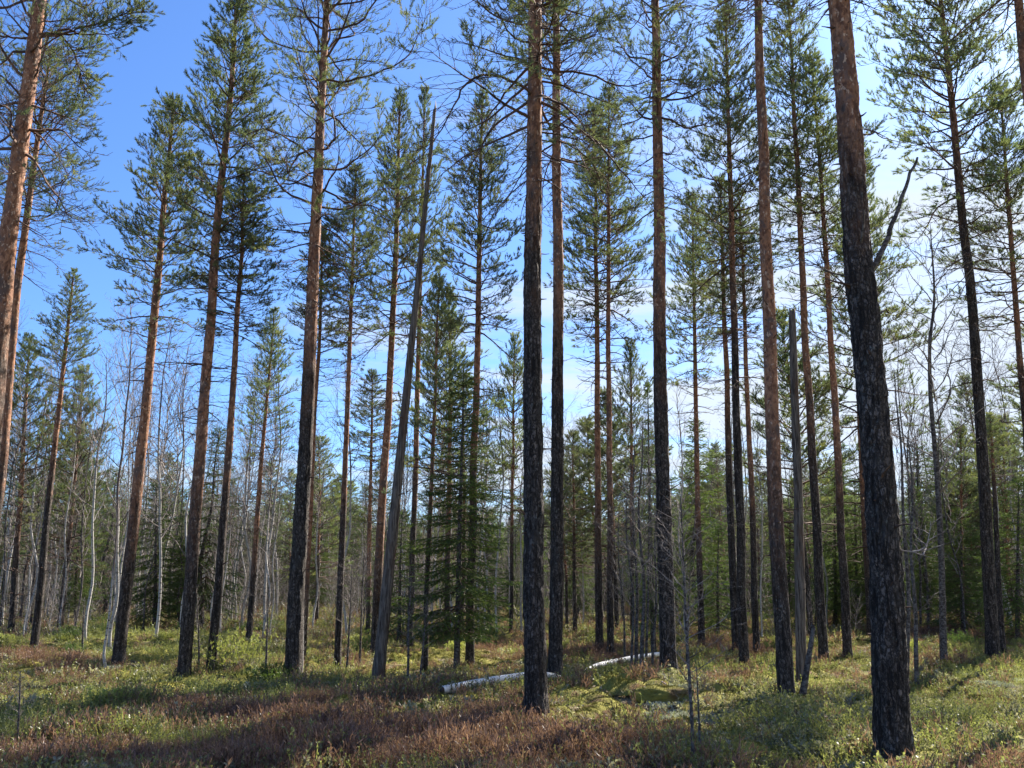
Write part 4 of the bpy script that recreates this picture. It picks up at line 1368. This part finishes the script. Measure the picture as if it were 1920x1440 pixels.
SIDE = [(-200, 330, 'at the far left'), (330, 560, 'behind the tall left pines'), (560, 800, 'around the grey snag'), (800, 1000, 'behind the big dark spruce'),
        (1000, 1250, 'right behind the two central trunks'), (1250, 1480, 'behind the group of three pines'), (1480, 1700, 'left of the thickest trunk'), (1700, 2120, 'at the far right')]


def background():
    rs = np.random.RandomState(77)
    pts = []
    # weights by kind across the picture
    tries = 0
    quota = {'birch': 298, 'pine': 62, 'spruce': 130}
    for kind, N in quota.items():
        n = 0
        while n < N and tries < 60000:
            tries += 1
            px = rs.uniform(-120, 2040)
            Y = 25 + 45 * rs.rand() ** .9
            if kind == 'birch':
                w = 1.0 if px < 480 else (.5 if px < 800 else (.28 if px < 1300 else .3))
            elif kind == 'spruce':
                w = .8 if px < 450 else (.5 if px < 900 else (.7 if px < 1300 else 1.0)); Y = max(Y, 31)
            else:
                w = .7 if px < 300 else .55; Y = max(Y, 32)
            tallp = kind != 'spruce' and rs.rand() < (.15 if kind == 'pine' else .4)
            if tallp: Y = rs.uniform(24, 40) if kind == 'pine' else rs.uniform(25, 50)
            if rs.rand() > w: continue
            x = (px - 960) / F * (Y * CT)
            if any((x - a) ** 2 + (Y - b) ** 2 < (.7 if kind == 'birch' else 1.3) for a, b, _ in pts): continue
            pts.append((x, Y, kind)); n += 1
            j = rs.randint(len(PR[kind])); pr = PR[kind][j]
            H = {'birch': rs.uniform(4.5, 8.0), 'pine': rs.uniform(5.0, 8.0), 'spruce': rs.uniform(3.2, 7.2)}[kind]
            if tallp: H = rs.uniform(7.2, 10.2)
            if kind == 'birch' and 560 < px < 1700: H *= .85
            s = H / pr[2]
            zone = [z for a, b, z in SIDE if a <= px < b][0]
            tier = 'farther' if Y > 45 else 'nearer'
            col = {'birch': 'slender bare white birch' if j < 3 else 'slender bare grey stemmed birch',
                   'pine': 'tall thin background pine' if j < 2 else 'young bushy background pine',
                   'spruce': 'small wide dark spruce' if j == 1 else 'narrow dark green spruce'}[kind]
            plant({'birch': 'birch_tree', 'pine': 'pine_tree', 'spruce': 'spruce_tree'}[kind], pr, (x, Y, float(gz(x, Y)) - .03), s, rs.uniform(0, 6.28),
                  '%s in the %s background stand %s' % (col, tier, zone), {'birch': 'birch tree', 'pine': 'pine tree', 'spruce': 'spruce tree'}[kind],
                  '%s, %s stand %s' % (col, tier, zone), (rs.normal(0, .025), rs.normal(0, .025)), fat=rs.uniform(.8, 1.05) if kind == 'birch' else rs.uniform(.95, 1.3))


background()


def far_forest():
    rs = np.random.RandomState(9); n = 2600
    r = np.sqrt(rs.uniform(56 ** 2, 190 ** 2, n)); a = rs.uniform(-.75, .75, n)
    x, y = r * np.sin(a), r * np.cos(a); z = gz(x, y)
    meshes = []
    for kind, ids in (('pine', (2, 3, 0)), ('spruce', (0, 1)), ('birch', (0, 1, 2))):
        for i in ids:
            me, cm, H, cz, cs = PR[kind][i]
            bo = bpy.data.objects.new('far_tree_a', me); co = bpy.data.objects.new('far_tree_b', cm[0])
            # join two meshes by hand
            V1 = np.zeros(len(me.vertices) * 3, np.float32); me.vertices.foreach_get('co', V1); V1 = V1.reshape(-1, 3)
            c = cm[0]; V2 = np.zeros(len(c.vertices) * 3, np.float32); c.vertices.foreach_get('co', V2); V2 = V2.reshape(-1, 3)
            V2 = V2 * [cs * 1.2, cs * 1.2, (H - cz) / cm[1]] + [0, 0, cz]
            faces = []
            for (m, off, moff) in ((me, 0, 0), (c, len(V1), 2)):
                tot = np.zeros(len(m.polygons), np.int32); m.polygons.foreach_get('loop_total', tot)
                st = np.zeros(len(m.polygons), np.int32); m.polygons.foreach_get('loop_start', st)
                mi = np.zeros(len(m.polygons), np.int32); m.polygons.foreach_get('material_index', mi)
                lv = np.zeros(len(m.loops), np.int32); m.loops.foreach_get('vertex_index', lv)
                for k in (3, 4):
                    for mm in (0, 1):
                        sel = np.where((tot == k) & (mi == mm))[0]
                        if len(sel): faces.append((lv[st[sel][:, None] + np.arange(k)] + off, mm + moff))
            mats = [me.materials[0], me.materials[1]] + [c.materials[k] for k in range(len(c.materials))]
            meshes.append(mesh_from('far_tree', np.concatenate([V1, V2]), faces, mats))
            bpy.data.objects.remove(bo); bpy.data.objects.remove(co)
    idx = rs.randint(0, len(meshes), n)
    s = rs.uniform(.75, 1.2, n) * (1 + (r - 62) / 400)
    gn_scatter('distant_forest', np.stack([x, y, z], 1), np.stack([rs.normal(0, .02, n), rs.normal(0, .02, n), rs.uniform(0, 6.28, n)], 1),
               np.stack([s * 1.15, s * 1.15, s], 1), idx, meshes, 'far off mixed wood of pine, spruce and birch closing the view', 'distant forest')


far_forest()


def side_pines():
    # the stand goes on beyond the right hand edge of the picture and shades the clearing
    rs = np.random.RandomState(4)
    for i, (x, y) in enumerate(((6.2, 7.6), (7.4, 12.0), (12.6, 17.2), (14.8, 22.6), (17.6, 20.0), (8.2, 5.6))):
        x += 1.6; H = rs.uniform(11.5, 14.5) if i < 6 else (21, 24)[i - 6]; R = root('pine_tree', (x, y, float(gz(x, y))), 'tall pine of the stand continuing beyond the right edge', 'pine tree', 'pines beyond the right edge')
        r0 = rs.uniform(.09, .13)
        me, P = trunk_mesh(np.array([[0, 0, 0], [0, 0, H]]), lambda t: r0 * max(1 - t, 0) ** .45 + .004, M_BARK, sstep(.3 * H, .55 * H), 14, .15, .05, .3, 700 + i, 10, (1, .6 * H))
        obj('trunk', me, R); cm, cl = CONES[i % 4]
        c = obj('crown', cm, R, (0, 0, H * .5)); c.scale = (1.3 if i < 6 else 1.75, 1.3 if i < 6 else 1.75, H * .5 / cl); c.rotation_euler.z = rs.uniform(0, 6.28)


side_pines()


def brush():
    rs = np.random.RandomState(19); ms = [birch_crown(401 + i, 2.4, .7, .1, 16, .95, .9, .14) for i in range(3)]
    n = 1700; r = np.sqrt(rs.uniform(27 ** 2, 80 ** 2, n)); a = rs.uniform(-.68, .68, n)
    x, y = r * np.sin(a), r * np.cos(a); s = rs.uniform(.35, 1.15, n) * np.clip((r - 18) / 20, .5, 1.2)
    gn_scatter('brushwood', np.stack([x, y, gz(x, y)], 1), np.stack([rs.normal(0, .08, n), rs.normal(0, .08, n), rs.uniform(0, 6.28, n)], 1),
               np.stack([s * 1.2, s * 1.2, s], 1), rs.randint(0, 3, n), ms, 'tangle of bare grey brown brushwood filling the floor of the background stand', 'brushwood')


brush()
